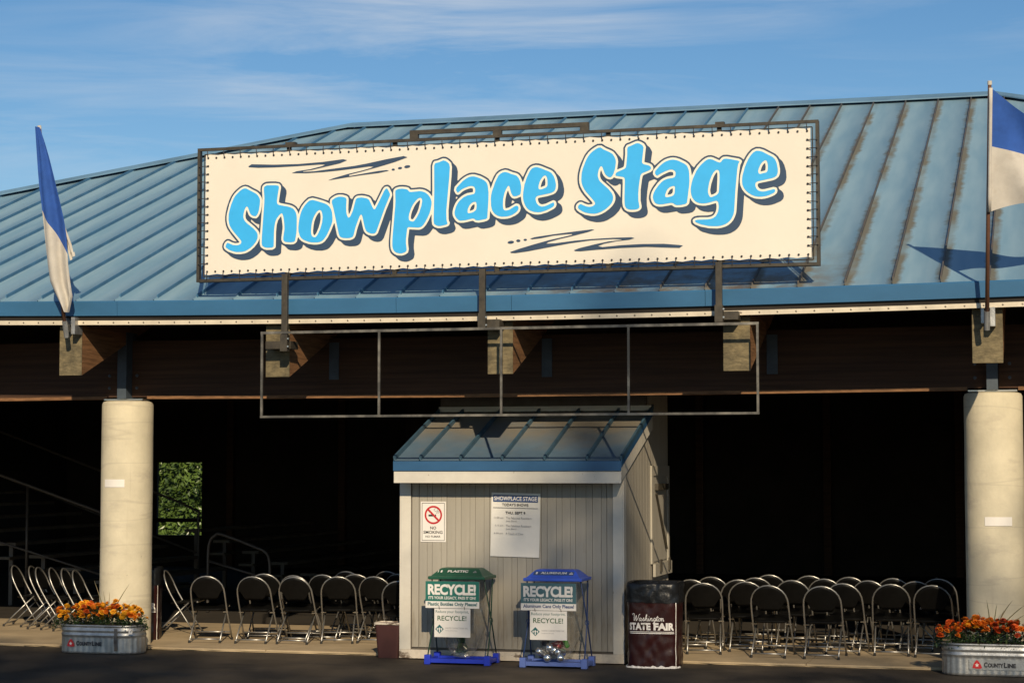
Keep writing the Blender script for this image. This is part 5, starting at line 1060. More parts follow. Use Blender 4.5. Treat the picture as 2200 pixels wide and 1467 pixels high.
# ------------------------------------------------------------------ recycling stands
def recycling_stand(cx_, cy_, label, plastic, wire, basem, signm, inkm, main2, lidtext, labelbar):
    t_ = thing('recycling_stand', label, 'recycling bin', (cx_, cy_, 0), group='clear bag recycling stands')
    W, D = 0.32, 0.165
    base = MB()
    base.box(cx_ - W + 0.03, cx_ + W - 0.03, cy_ - D - 0.018, cy_ - D + 0.018, 0.020, 0.062)
    base.box(cx_ - W + 0.03, cx_ + W - 0.03, cy_ + D - 0.018, cy_ + D + 0.018, 0.020, 0.062)
    base.box(cx_ - W - 0.018, cx_ - W + 0.018, cy_ - D + 0.03, cy_ + D - 0.03, 0.020, 0.062)
    base.box(cx_ + W - 0.018, cx_ + W + 0.018, cy_ - D + 0.03, cy_ + D - 0.03, 0.020, 0.062)
    base.box(cx_ - W + 0.02, cx_ + W - 0.02, cy_ - D + 0.02, cy_ + D - 0.02, 0.030, 0.040)
    base.build('base', basem, t_, bevel=0.003)
    for sx in (-1, 1):
        for sy in (-1, 1):
            x, y = cx_ + sx * W, cy_ + sy * D
            MB().box(x - 0.032, x + 0.032, y - 0.032, y + 0.032, 0.002, 0.100).build('foot', basem, t_, bevel=0.006)
    LZ = 0.875
    for sx in (-1, 1):
        x0_ = cx_ + sx * (W - 0.0)
        x1_ = cx_ + sx * (W - 0.04)
        for sy in (-1, 1):
            MB().tube([(x0_, cy_ + sy * D, 0.09), (x0_ - sx * 0.012 , cy_ + sy * 0.008 + 0.01, 0.45), (x1_, cy_ - sy * D * 0.95, LZ)], 0.0075, 6).build('wire_leg', wire, t_, smooth=True)
        MB().tube([(x0_ - sx * 0.012 + 0.02 * cos(a_), cy_ + 0.0, 0.45 + 0.025 * sin(a_)) for a_ in [2 * pi * q / 10 for q in range(10)]], 0.005, 5, closed=True).build('ring_clip', wire, t_)
    # lid: rim, hipped cover with a slot on top
    lw, ld = 0.305, 0.22
    lid = MB()
    def rectring(hw, hd, z): return [(cx_ - hw, cy_ - hd, z), (cx_ + hw, cy_ - hd, z), (cx_ + hw, cy_ + hd, z), (cx_ - hw, cy_ + hd, z)]
    rings_ = [rectring(lw - 0.015, ld - 0.015, LZ - 0.005), rectring(lw, ld, LZ), rectring(lw, ld, LZ + 0.028), rectring(lw - 0.03, ld - 0.03, LZ + 0.034),
              rectring(lw - 0.095, ld - 0.13, LZ + 0.104), rectring(lw - 0.115, ld - 0.15, LZ + 0.110)]
    vs_ = [p for r_ in rings_ for p in r_]
    fs_ = [(3, 2, 1, 0)] + [(i * 4 + e, i * 4 + (e + 1) % 4, (i + 1) * 4 + (e + 1) % 4, (i + 1) * 4 + e) for i in range(5) for e in range(4)] + [(20, 21, 22, 23)]
    lid.add(vs_, fs_)
    lo_ = lid.build('lid', plastic, t_, bevel=0.006)
    # words on the lid's front slope
    sl_ = atan2(0.070, 0.10)
    me = text_mesh(lidtext, w=0.22 if lidtext == 'PLASTIC' else 0.27, h=0.036, bold=0.03)
    def lay(me_, ox, oy, lift):
        me_.transform(Matrix.Translation((cx_ + ox, cy_ - (ld - 0.03) + 0.0, LZ + 0.034)) @ Matrix.Rotation(sl_, 4, 'X') @ Matrix.Translation((0, oy, lift)))
    if labelbar:
        q = fill_mesh([[(0, 0), (0.42, 0), (0.42, 0.062), (0, 0.062)]]); lay(q, -0.215, 0.035, 0.003); link('label_bar', q, 'blueink', lo_, False)
    lay(me, -0.115 if lidtext == 'PLASTIC' else -0.14, 0.052, 0.0055); link('lettering', me, 'whiteprint', lo_, False)
    icon = fill_mesh([[(0, 0), (0.045, 0), (0.0225, 0.036)], [(0.012, 0.008), (0.033, 0.008), (0.0225, 0.025)]]); lay(icon, 0.155, 0.05, 0.0055)
    link('recycling_mark', icon, 'whiteprint' if labelbar else 'greyink', lo_, False)
    can = fill_mesh([[(0, 0), (0.017, 0), (0.017, 0.034), (0, 0.034)]]); lay(can, -0.19, 0.05, 0.0055); link('container_mark', can, 'whiteprint', lo_, False)
    if not labelbar:
        can = fill_mesh([[(0, 0), (0.008, 0), (0.008, 0.034), (0, 0.034)]]); lay(can, -0.22, 0.05, 0.0055); link('container_mark', can, 'whiteprint', lo_, False)
    # clear bag
    rbg = random.Random(int(cx_ * 100) + 50)
    rows = []
    n = 36
    for j in range(15):
        z = 0.07 + (LZ - 0.07) * j / 14
        f = min(1.0, 0.35 + 0.65 * (j / 6) ** 0.7) if j < 6 else 1.0
        row = []
        for i in range(n + 1):
            a_ = 2 * pi * i / n
            k_ = 1 + 0.10 * noise.noise(Vector((cos(a_) * 2.3, sin(a_) * 2.3, z * 5 + cx_ * 7)))
            ex = 0.75
            px = (abs(cos(a_)) ** ex) * (1 if cos(a_) >= 0 else -1) * (W - 0.065) * f * k_
            py = (abs(sin(a_)) ** ex) * (1 if sin(a_) >= 0 else -1) * (D - 0.03) * f * k_
            row.append((cx_ + px, cy_ + py, z))
        rows.append(row)
    bag = MB().grid(rows)
    bag.f.append(tuple(range(n)))
    bag.build('bag', 'film', t_, smooth=True, fix=False)
    # sign boards on the front
    fy = cy_ - ld - 0.012
    bx, bz, bw_, bh_ = cx_ - W - 0.005, 0.582, 0.575, 0.273
    if main2: bx += 0.0
    sb = MB().box(bx, bx + bw_, fy, fy + 0.006, bz, bz + bh_).build('sign_board', 'whiteprint', t_)
    flat('printed_panel', fill_mesh([[(0, 0), (bw_, 0), (bw_, bh_ - 0.07), (0, bh_ - 0.07)]]), signm, sb, bx, fy - 0.0015, bz + 0.07)
    text(sb, 'RECYCLE!', bx + 0.026, fy - 0.003, bz + 0.133, 'whiteprint', w=0.515, h=0.112, bold=0.045, space=0.95)
    text(sb, "IT'S YOUR LEGACY, PASS IT ON!", bx + 0.033, fy - 0.003, bz + 0.085, 'whiteprint', w=0.505, h=0.036, bold=0.03)
    text(sb, 'Plastic Bottles Only Please!' if not main2 else 'Aluminum Cans Only Please!', bx + 0.024, fy - 0.0015, bz + 0.014, inkm, w=0.53, h=0.046, bold=0.03)
    cxl, czl, cwl, chl = bx + 0.095, bz - 0.295, 0.385, 0.29
    lb = MB().box(cxl, cxl + cwl, fy + 0.002, fy + 0.006, czl, czl + chl).build('lower_board', 'whiteprint', t_)
    ly = fy + 0.0005
    text(lb, 'Reduce your footprint,', cxl + 0.014, ly, czl + 0.238, 'tealink', w=0.355, h=0.036, bold=0.0)
    text(lb, 'RECYCLE!', cxl + 0.034, ly, czl + 0.168, 'greenink', w=0.31, h=0.05, bold=0.012)
    text(lb, 'WASTE CONNECTIONS, INC.', cxl + 0.118, ly, czl + 0.082, 'greyink', w=0.245, h=0.018)
    text(lb, 'Connect with the Future', cxl + 0.118, ly, czl + 0.062, 'greyink', w=0.13, h=0.011)
    dx, dz, dr = cxl + 0.056, czl + 0.082, 0.046
    flat('emblem', fill_mesh([[(-dr, 0), (0, -dr), (dr, 0), (0, dr)]]), 'tealink', lb, dx, ly, dz)
    ar = [[(-0.006, -0.034), (0.006, -0.034), (0.006, -0.002), (0.016, -0.002), (0, 0.018), (-0.016, -0.002), (-0.006, -0.002)],
          [(-0.028, -0.012), (-0.020, -0.018), (-0.016, 0.006), (-0.022, 0.012), (-0.030, 0.006)], [(0.028, -0.012), (0.020, -0.018), (0.016, 0.006), (0.022, 0.012), (0.030, 0.006)]]
    flat('emblem_arrow', fill_mesh(ar), 'whiteprint', lb, dx, ly - 0.0012, dz)
    for xx in (cxl + 0.05, cxl + 0.32):
        MB().tube([(xx, fy - 0.003, bz + 0.02), (xx + 0.006, fy - 0.004, bz - 0.012)], 0.003, 5).build('wire_tie', 'ink', lb, world=False)
    return t_
recycling_stand(-0.385, -0.545, 'recycling stand with a dark green lid and green sign, at the booth', 'greenplastic', 'greenwire', 'bluedeep', 'greensign', 'tealink', False, 'PLASTIC', False)
recycling_stand(0.645, -0.60, 'recycling stand with a bright blue lid and faded teal sign at the booth', 'blueplastic', 'bluewire', 'bluefaded', 'tealsign', 'blueink', True, 'ALUMINUM', True)

# cans in the right bag, a bottle in the left one
cm = MB(); cm.lathe([(0.024, 0.0), (0.032, 0.010), (0.033, 0.02), (0.033, 0.100), (0.031, 0.110), (0.027, 0.118), (0.026, 0.122)], 14)
cm.add([(0, 0, 0.118)], [])
can_me = {}
for c in ('silvercan', 'redcan', 'greencan', 'darkcan'):
    me = cm.mesh('can', True); me.materials.append(M[c]); can_me[c] = me
spots = [('silvercan', -0.085, -0.03, 0.13, 70, -25, 'silver drink can at the far left of the clear bag'),
         ('silvercan', -0.052, -0.06, 0.095, 85, 10, 'silver drink can lying lowest in the clear bag'),
         ('silvercan', -0.045, -0.02, 0.155, 60, 15, 'silver drink can propped under the red can'),
         ('redcan', -0.04, 0.03, 0.20, 75, 75, 'red drink can in the clear bag'),
         ('darkcan', -0.10, 0.035, 0.225, 40, 30, 'dark drink can at the top of the clear bag'),
         ('silvercan', 0.025, 0.0, 0.175, 88, -5, 'silver drink can in the middle of the clear bag, end on'),
         ('silvercan', 0.055, -0.055, 0.10, 86, 20, 'silver drink can lying low at the right of the clear bag'),
         ('silvercan', 0.09, -0.02, 0.15, 84, -20, 'silver drink can at the far right showing its open top'),
         ('greencan', 0.125, 0.01, 0.20, 25, -60, 'green slim can standing at the right of the clear bag')]
for c, x, y, z, rx, rz, lab in spots:
    o = bpy.data.objects.new('can', can_me[c]); COL.objects.link(o)
    o.location = (0.625 + x * 1.1, -0.60 + y * 0.8 - 0.045, z); o.rotation_euler = (radians(rx), 0, radians(rz))
    o.scale = (1.22, 1.22, 1.1) if c != 'greencan' else (0.8, 0.8, 1.15)
    tag(o, lab, 'can', 'cans in the clear bag')
bt = MB(); bt.lathe([(0.028, 0), (0.034, 0.01), (0.034, 0.10), (0.030, 0.12), (0.034, 0.14), (0.020, 0.19), (0.013, 0.205), (0.013, 0.225)], 16)
for q, (x, y, z, rx, rz) in enumerate(((-0.02, -0.03, 0.12, 20, 30), (0.05, 0.0, 0.13, -35, 80))):
    o = bt.build('bottle', 'greenbottle', None, smooth=True)
    o.location = (-0.385 + x, -0.565 + y, z); o.rotation_euler = (radians(rx), radians(10), radians(rz))
    tag(o, ('green plastic bottle leaning left in the clear bag', 'green plastic bottle leaning right in the clear bag')[q], 'bottle', 'bottles in the clear bag')

# ------------------------------------------------------------------ trash barrels in printed bags
def wrap(me, fn):
    for v_ in me.vertices:
        v_.co = fn(v_.co.x, v_.co.y)
    me.update()
    return me
CURSIVE = [  # 'Washington' as connected pen strokes, unit: x-height 1
    [(0.1, 1.75), (-0.15, 1.95), (0.05, 2.2), (0.45, 2.1), (0.5, 1.2), (0.62, 0.1), (0.95, 0.9), (1.15, 1.7), (1.2, 0.9), (1.35, 0.1), (1.75, 0.9), (2.0, 1.9), (2.25, 2.05)],
    [(2.75, 0.85), (2.45, 0.95), (2.2, 0.55), (2.3, 0.1), (2.65, 0.25), (2.8, 0.95), (2.75, 0.3), (2.95, 0.05), (3.2, 0.35), (3.45, 1.05), (3.6, 0.6), (3.62, 0.2), (3.3, 0.08), (3.75, 0.2), (4.1, 0.9), (4.25, 1.8), (4.1, 1.95), (4.05, 1.2), (4.02, 0.05), (4.1, 0.6), (4.4, 0.95), (4.5, 0.5), (4.52, 0.1), (4.75, 0.15), (4.95, 0.9), (4.95, 0.3), (5.1, 0.05), (5.35, 0.4), (5.42, 0.95), (5.4, 0.05), (5.5, 0.6), (5.8, 0.95), (5.9, 0.5), (5.92, 0.1), (6.15, 0.2), (6.35, 0.6)],
    [(6.85, 0.85), (6.55, 0.95), (6.35, 0.5), (6.5, 0.1), (6.78, 0.3), (6.88, 0.95), (6.8, -0.4), (6.6, -0.8), (6.4, -0.55), (6.8, -0.1), (7.2, 0.6), (7.4, 1.6), (7.3, 0.4), (7.45, 0.05), (7.75, 0.4)],
    [(7.05, 1.15), (7.75, 1.2)],
    [(8.1, 0.9), (7.8, 0.75), (7.8, 0.2), (8.1, 0.08), (8.35, 0.4), (8.15, 0.95), (8.4, 0.8), (8.65, 0.95), (8.65, 0.05), (8.75, 0.6), (9.05, 0.95), (9.15, 0.5), (9.2, 0.1), (9.5, 0.3)],
    [(4.98, 1.25), (5.02, 1.38)]]
def trash_barrel(cx_, cy_, label, r0, turn):
    t_ = thing('trash_barrel', label, 'trash can', (cx_, cy_, 0), group='barrels in printed maroon bags')
    H_ = 0.86
    def surf(a_, z, lift=0.0):
        n_ = 5.0
        sq = 1.0 / (abs(cos(a_)) ** n_ + abs(sin(a_)) ** n_) ** (1 / n_)
        k_ = 0.010 * noise.noise(Vector((a_ * 5 + cx_, z * 9, 3.1))) + 0.008 * noise.noise(Vector((a_ * 11, z * 17 + a_ * 4, 7.7)))
        if 0.36 < z < 0.56: k_ *= 0.35
        r_ = r0 * sq * (1.0 - 0.012 * sin(z * 6)) + k_ + lift
        return (cx_ + r_ * sin(a_ + turn), cy_ - r_ * cos(a_ + turn), z)
    n = 96
    rows = [[surf(2 * pi * i / n - pi, 0.02 + (0.68) * j / 26) for i in range(n + 1)] for j in range(27)]
    body = MB().grid(rows).build('printed_bag', 'maroon', t_, smooth=True, fix=False)
    rows = []
    for j in range(9):
        z = 0.66 + 0.20 * j / 8
        rows.append([(lambda p: (p[0], p[1], p[2] + (0.014 * noise.noise(Vector((i * 0.35, 1.0, cx_))) if j == 0 else 0)))(surf(2 * pi * i / n - pi, z, 0.010 + 0.010 * noise.noise(Vector((i * 0.5, z * 22, cx_))) - (0.008 if j == 8 else 0))) for i in range(n + 1)])
    rows.append([(lambda p: ((p[0] - cx_) * 0.86 + cx_, (p[1] - cy_) * 0.86 + cy_, 0.855))(surf(2 * pi * (i % n) / n - pi, 0.86)) for i in range(n + 1)])
    rows.append([(lambda p: ((p[0] - cx_) * 0.82 + cx_, (p[1] - cy_) * 0.82 + cy_, 0.55))(surf(2 * pi * (i % n) / n - pi, 0.86)) for i in range(n + 1)])
    MB().grid(rows).build('liner', 'blackbag', t_, smooth=True, fix=False)
    bt_ = MB().lathe([(r0 * 0.93, 0.004), (r0 * 0.93, 0.56)], 32, (cx_, cy_)).build('drum', 'blackbag', t_)
    # print: script line, block line, two rules
    xs0 = -0.20
    polys = [ribbon(arc_pts([(p[0] + 0.16 * p[1], p[1]) for p in s_], 4), 0.17) for s_ in CURSIVE]
    for pl in polys:
        me = bpy.data.meshes.new('lettering')
        h_ = len(pl) // 2
        vv = [(p[0] * 0.0345, p[1] * 0.034, 0) for p in pl]
        me.from_pydata(vv, [], [(i, i + 1, len(vv) - 2 - i, len(vv) - 1 - i) for i in range(h_ - 1)])
        wrap(me, lambda x, y: surf(atan((x + xs0) / r0), y + 0.475, 0.006))
        link('lettering', me, 'whiteprint', body, False)
    for ch, xa, wd in (('STATE', -0.248, 0.240), ('FAIR', 0.022, 0.225)):
        me = text_mesh(ch, w=wd, h=0.075, bold=0.055, space=1.02)
        bmx = bmesh.new(); bmx.from_mesh(me); bmesh.ops.subdivide_edges(bmx, edges=[e for e in bmx.edges if e.calc_length() > 0.03], cuts=1); bmx.to_mesh(me); bmx.free()
        wrap(me, lambda x, y: surf(atan((x + xa) / r0), y + 0.385, 0.007))
        link('lettering', me, 'whiteprint', body, False)
    for z, h_, mt in ((0.366, 0.006, 'whiteprint'), (0.350, 0.009, 'whiteprint')):
        MB().grid([[surf(atan((-0.25 + 0.50 * i / 30) / r0), z + dz, 0.006) for i in range(31)] for dz in (0, h_)]).build('rule', mt, body, world=False, fix=False)
    # the bag's pale heat-sealed edge and ragged foot
    MB().grid([[surf(radians(46) + dx, 0.02 + 0.64 * j / 16, 0.012) for dx in (0.0, 0.035)] for j in range(17)]).build('seam_edge', 'whiteprint', body, world=False, fix=False)
    rows = [[], []]
    for i in range(61):
        a_ = radians(-75 + 140 * i / 60)
        hh = 0.012 + 0.022 * abs(noise.noise(Vector((i * 0.33, cx_, 0))))
        rows[0].append(surf(a_, 0.006, 0.014 + 0.02 * abs(noise.noise(Vector((i * 0.4, 5, cx_))))))
        rows[1].append(surf(a_, 0.006 + hh, 0.012))
    MB().grid(rows).build('bag_hem', 'whiteprint', body, world=False, fix=False)
    return t_
trash_barrel(1.60, -0.30, 'maroon printed trash barrel with a black liner beside the booth', 0.262, radians(2))
trash_barrel(-4.80, 0.98, 'maroon printed trash barrel half hidden behind the left column', 0.262, radians(20))

# small waste basket
wb = thing('waste_basket', 'small dark maroon plastic waste basket at the left corner of the booth', 'waste basket', (-1.30, -0.12, 0))
def rr(hw, hd, z, n=6, r=0.03):
    o = []
    for sx, sy, a0 in ((1, 1, 0), (-1, 1, 90), (-1, -1, 180), (1, -1, 270)):
        for k_ in range(n):
            a_ = radians(a0 + 90 * k_ / (n - 1))
            o.append((-1.31 + sx * (hw - r) + r * cos(a_), -0.13 + sy * (hd - r) + r * sin(a_), z))
    return o
def loft(rings_, cap0=True, cap1=False):
    m = MB(); n = len(rings_[0])
    m.v = [p for r_ in rings_ for p in r_]
    for i in range(len(rings_) - 1):
        for k_ in range(n):
            m.f.append((i * n + k_, i * n + (k_ + 1) % n, (i + 1) * n + (k_ + 1) % n, (i + 1) * n + k_))
    if cap0: m.f.append(tuple(range(n))[::-1])
    if cap1: m.f.append(tuple((len(rings_) - 1) * n + k_ for k_ in range(n)))
    return m
loft([rr(0.118, 0.085, 0.003), rr(0.145, 0.105, 0.365), rr(0.140, 0.10, 0.365), rr(0.113, 0.08, 0.02)], True, True).build('body', 'basket', wb)
loft([rr(0.146, 0.106, 0.352), rr(0.155, 0.115, 0.356), rr(0.155, 0.115, 0.374), rr(0.146, 0.106, 0.378), rr(0.141, 0.101, 0.366)], False).build('rim', 'trim_worn', wb)

# ------------------------------------------------------------------ folding chairs
def make_chair():
    t_ = thing('folding_chair', 'folding chair', 'chair', (0, 0, 0), group='folding chairs under the roof')
    hw = 0.198
    R_ = 0.0098
    side = lambda s: [(s * (hw + 0.012), 0.205, 0.012), (s * (hw + 0.008), 0.10, 0.17), (s * hw, -0.02, 0.35), (s * hw, -0.09, 0.47), (s * (hw - 0.002), -0.135, 0.56)]
    arch = [((hw - 0.002) * cos(a_), -0.135 - 0.076 * sin(a_), 0.56 + 0.188 * sin(a_)) for a_ in [pi * k_ / 12 for k_ in range(1, 12)]]
    MB().tube(side(1) + arch + side(-1)[::-1], R_, 8).build('frame', 'chairframe', t_, smooth=True, world=False)
    for s in (1, -1):
        MB().tube([(s * (hw - 0.022), -0.265, 0.012), (s * (hw - 0.024), -0.12, 0.155), (s * (hw - 0.026), 0.12, 0.378)], 0.0090, 8).build('rear_leg', 'chairframe', t_, smooth=True, world=False)
        MB().lathe([(0.015, 0.0), (0.014, 0.025), (0.011, 0.03)], 8, (s * (hw - 0.022), -0.265)).build('foot', 'rubber', t_, world=False)
        MB().lathe([(0.015, 0.0), (0.014, 0.025), (0.011, 0.03)], 8, (s * (hw + 0.012), 0.205)).build('foot', 'rubber', t_, world=False)
        MB().tube([(s * (hw + 0.014), -0.012, 0.335), (s * (hw - 0.045), -0.012, 0.335)], 0.007, 6).build('pivot', 'bolt', t_, world=False)
    MB().tube([(-hw + 0.022, -0.235, 0.042), (hw - 0.022, -0.235, 0.042)], 0.009, 6).build('stretcher', 'chairframe', t_, smooth=True, world=False)
    MB().tube([(-hw - 0.008, 0.150, 0.094), (hw + 0.008, 0.150, 0.094)], 0.009, 6).build('stretcher', 'chairframe', t_, smooth=True, world=False)
    # backrest: curved plate filling the arch, rounded lower edge
    rows = []
    n = 16
    for j in range(9):
        t = j / 8
        row = []
        for i in range(n + 1):
            s = -1 + 2 * i / n
            zt = 0.56 + 0.188 * sqrt(max(0, 1 - (s * 0.985) ** 2)) - 0.006
            q_ = max(0.0, min(1.0, (abs(s) - 0.5) / 0.42)); zb_ = 0.478 + 0.105 * q_ * q_ * (3 - 2 * q_)
            z = zb_ + (zt - zb_) * t
            y = -0.09 - (z - 0.47) * 0.5 - 0.022 * (1 - s * s) - 0.004
            row.append((s * (hw - 0.010), y, z))
        rows.append(row)
    b_ = MB().grid(rows).build('backrest', 'chairblack', t_, smooth=True, world=False, fix=False)
    m_ = b_.modifiers.new('thick', 'SOLIDIFY'); m_.thickness = 0.005
    # seat pan
    poly = []
    for k_ in range(28):
        a_ = 2 * pi * k_ / 28
        c_, s_ = cos(a_), sin(a_)
        ex = 0.42
        poly.append(((abs(c_) ** ex) * (1 if c_ > 0 else -1) * (hw - 0.016), 0.075 + (abs(s_) ** ex) * (1 if s_ > 0 else -1) * 0.195))
    loft([[(x * 0.93, 0.075 + (y - 0.075) * 0.93, 0.352 + 0.10 * (y + 0.1)) for x, y in poly], [(x, y, 0.365 + 0.10 * (y + 0.1)) for x, y in poly],
          [(x, y, 0.377 + 0.10 * (y + 0.1)) for x, y in poly], [(x * 0.9, 0.075 + (y - 0.075) * 0.9, 0.383 + 0.10 * (y + 0.1)) for x, y in poly]], True, True).build('seat', 'chairblack', t_, smooth=False, world=False)
    MB().tube([(-hw + 0.02, 0.225, 0.388), (hw - 0.02, 0.225, 0.388)], 0.009, 6).build('seat_rail', 'chairframe', t_, world=False)
    return t_
chair0 = make_chair()
FL = 0.0345
placed = [0]
def put_chair(x, y, deg, label):
    o = chair0 if placed[0] == 0 else copy_tree(chair0)
    placed[0] += 1
    o.location = (x, y, FL); o.rotation_euler = (0, 0, radians(deg))
    o['label'] = label
    return o
DV = 0.47          # from the arch top to the chair's middle, plus the correction for the chair's height
B = 'black and steel folding chair '
LEFTROW = [(-3.75, 0.39, 7, B + 'seen from behind, standing alone nearest the left column'),
           (-3.19, 0.44, 4, B + 'second in front of the left block'),
           (-2.69, 0.48, 3, B + 'third in front of the left block'),
           (-3.30, 1.02, 3, B + 'just behind the second front chair of the left block'),
           (-2.79, 0.78, 2, B + 'close behind the third front chair of the left block'),
           (-2.54, 1.02, 3, B + 'in the second row, left of the pair near the booth'),
           (-2.28, 0.69, 9, B + 'fourth from the left in the front of the left block'),
           (-2.23, 1.21, 5, B + 'behind the fourth front chair of the left block'),
           (-1.84, 0.81, 8, B + 'fifth from the left, just left of the waste basket'),
           (-1.30, 0.02, 10, B + 'partly hidden behind the waste basket'),
           (-2.52, 1.78, 2, B + 'in the third row of the left block, left one'),
           (-2.05, 1.95, 0, B + 'in the third row of the left block, middle one'),
           (-1.72, 1.40, -2, B + 'deep in the left block next to the booth'),
           (-1.58, 2.05, -3, B + 'farthest back in the left block next to the booth')]
RIGHTROW = [(1.88, 0.53, 2, B + 'first right of the barrel by the booth'),
            (2.30, 0.91, 1, B + 'second right of the barrel by the booth'),
            (2.14, 1.28, 2, B + 'peeking out left of the bright lit chair'),
            (2.64, 0.31, 0, B + 'left of the two chairs pulled out nearest the front edge'),
            (3.19, 0.30, 0, B + 'right of the two chairs pulled out nearest the front edge'),
            (3.37, 0.86, -2, B + 'behind and right of the frontmost right chair'),
            (2.76, 1.32, 0, B + 'seen between the two frontmost chairs on the right'),
            (3.85, 0.86, -4, B + 'second from the right column in the right block'),
            (4.30, 0.77, -6, B + 'nearest the right column'),
            (1.66, 1.16, 2, B + 'behind the first chair right of the barrel by the booth'),
            (2.28, 1.72, 1, B + 'third row of the right block, at its left'),
            (1.80, 1.75, 3, B + 'third row of the right block, behind the trash barrel'),
            (2.35, 2.36, 0, B + 'back row of the right block, leftmost'),
            (2.83, 2.28, 0, B + 'back row of the right block, second from the left'),
            (3.08, 1.68, -1, B + 'third row of the right block, middle'),
            (3.31, 2.12, -2, B + 'back row of the right block, third from the left'),
            (3.60, 1.47, -3, B + 'third row of the right block, second from the right'),
            (3.82, 2.0, -4, B + 'back row of the right block, second from the right'),
            (4.10, 1.45, -5, B + 'third row, behind the chair by the right column'),
            (4.30, 2.05, -6, B + 'back row of the right block, rightmost'),
            (4.86, 1.55, -8, B + 'mostly hidden behind the right column')]
for x, y, dg, lb in LEFTROW + RIGHTROW:
    put_chair(x - (0.085 if x < 0 else 0.0), y + DV, dg + random.Random(x * 31 + y).uniform(-8, 8), lb)
for x, y, dg, lb in ((-4.60, 1.75, -78, B + 'side on, right of the left column behind the barrel'),
                     (-5.68, 1.50, -80, B + 'side on, closest to the left column on its left'),
                     (-6.00, 1.82, -80, B + 'side on, second to the left of the left column'),
                     (-6.24, 1.95, -78, B + 'side on, third to the left of the left column'),
                     (-6.46, 2.02, -80, B + 'side on, fourth to the left of the left column'),
                     (-6.70, 2.28, -79, B + 'side on, fifth to the left of the left column'),
                     (-6.98, 2.35, -80, B + 'side on, cut by the left edge of the picture'),
                     (4.05, 2.55, 85, B + 'turned side on near the right column')):
    put_chair(x, y, dg, lb)

# ------------------------------------------------------------------ planters with marigolds
def oval(hw, hd, z, n=72, off=None):
    o = []
    st = hw - hd                                   # stadium outline
    per = 4 * st + 2 * pi * hd
    for k_ in range(n):
        s = per * k_ / n
        if s < 2 * st: p, nn = (-st + s, -hd), (0, -1)
        elif s < 2 * st + pi * hd:
            a_ = (s - 2 * st) / hd - pi / 2; p, nn = (st + hd * cos(a_), hd * sin(a_)), (cos(a_), sin(a_))
        elif s < 4 * st + pi * hd: p, nn = (st - (s - 2 * st - pi * hd), hd), (0, 1)
        else:
            a_ = (s - 4 * st - pi * hd) / hd + pi / 2; p, nn = (-st + hd * cos(a_), hd * sin(a_)), (cos(a_), sin(a_))
        d_ = off(k_, z) if off else 0
        o.append((p[0] + nn[0] * d_, p[1] + nn[1] * d_, z))
    return o
def ring_at(c, pts): return [(x + c[0], y + c[1], z) for x, y, z in pts]
STAR = []
for i in range(10):
    a_ = pi / 2 + 2 * pi * i / 10
    r_ = 0.022 if i % 2 == 0 else 0.009
    STAR.append((r_ * cos(a_), r_ * sin(a_)))
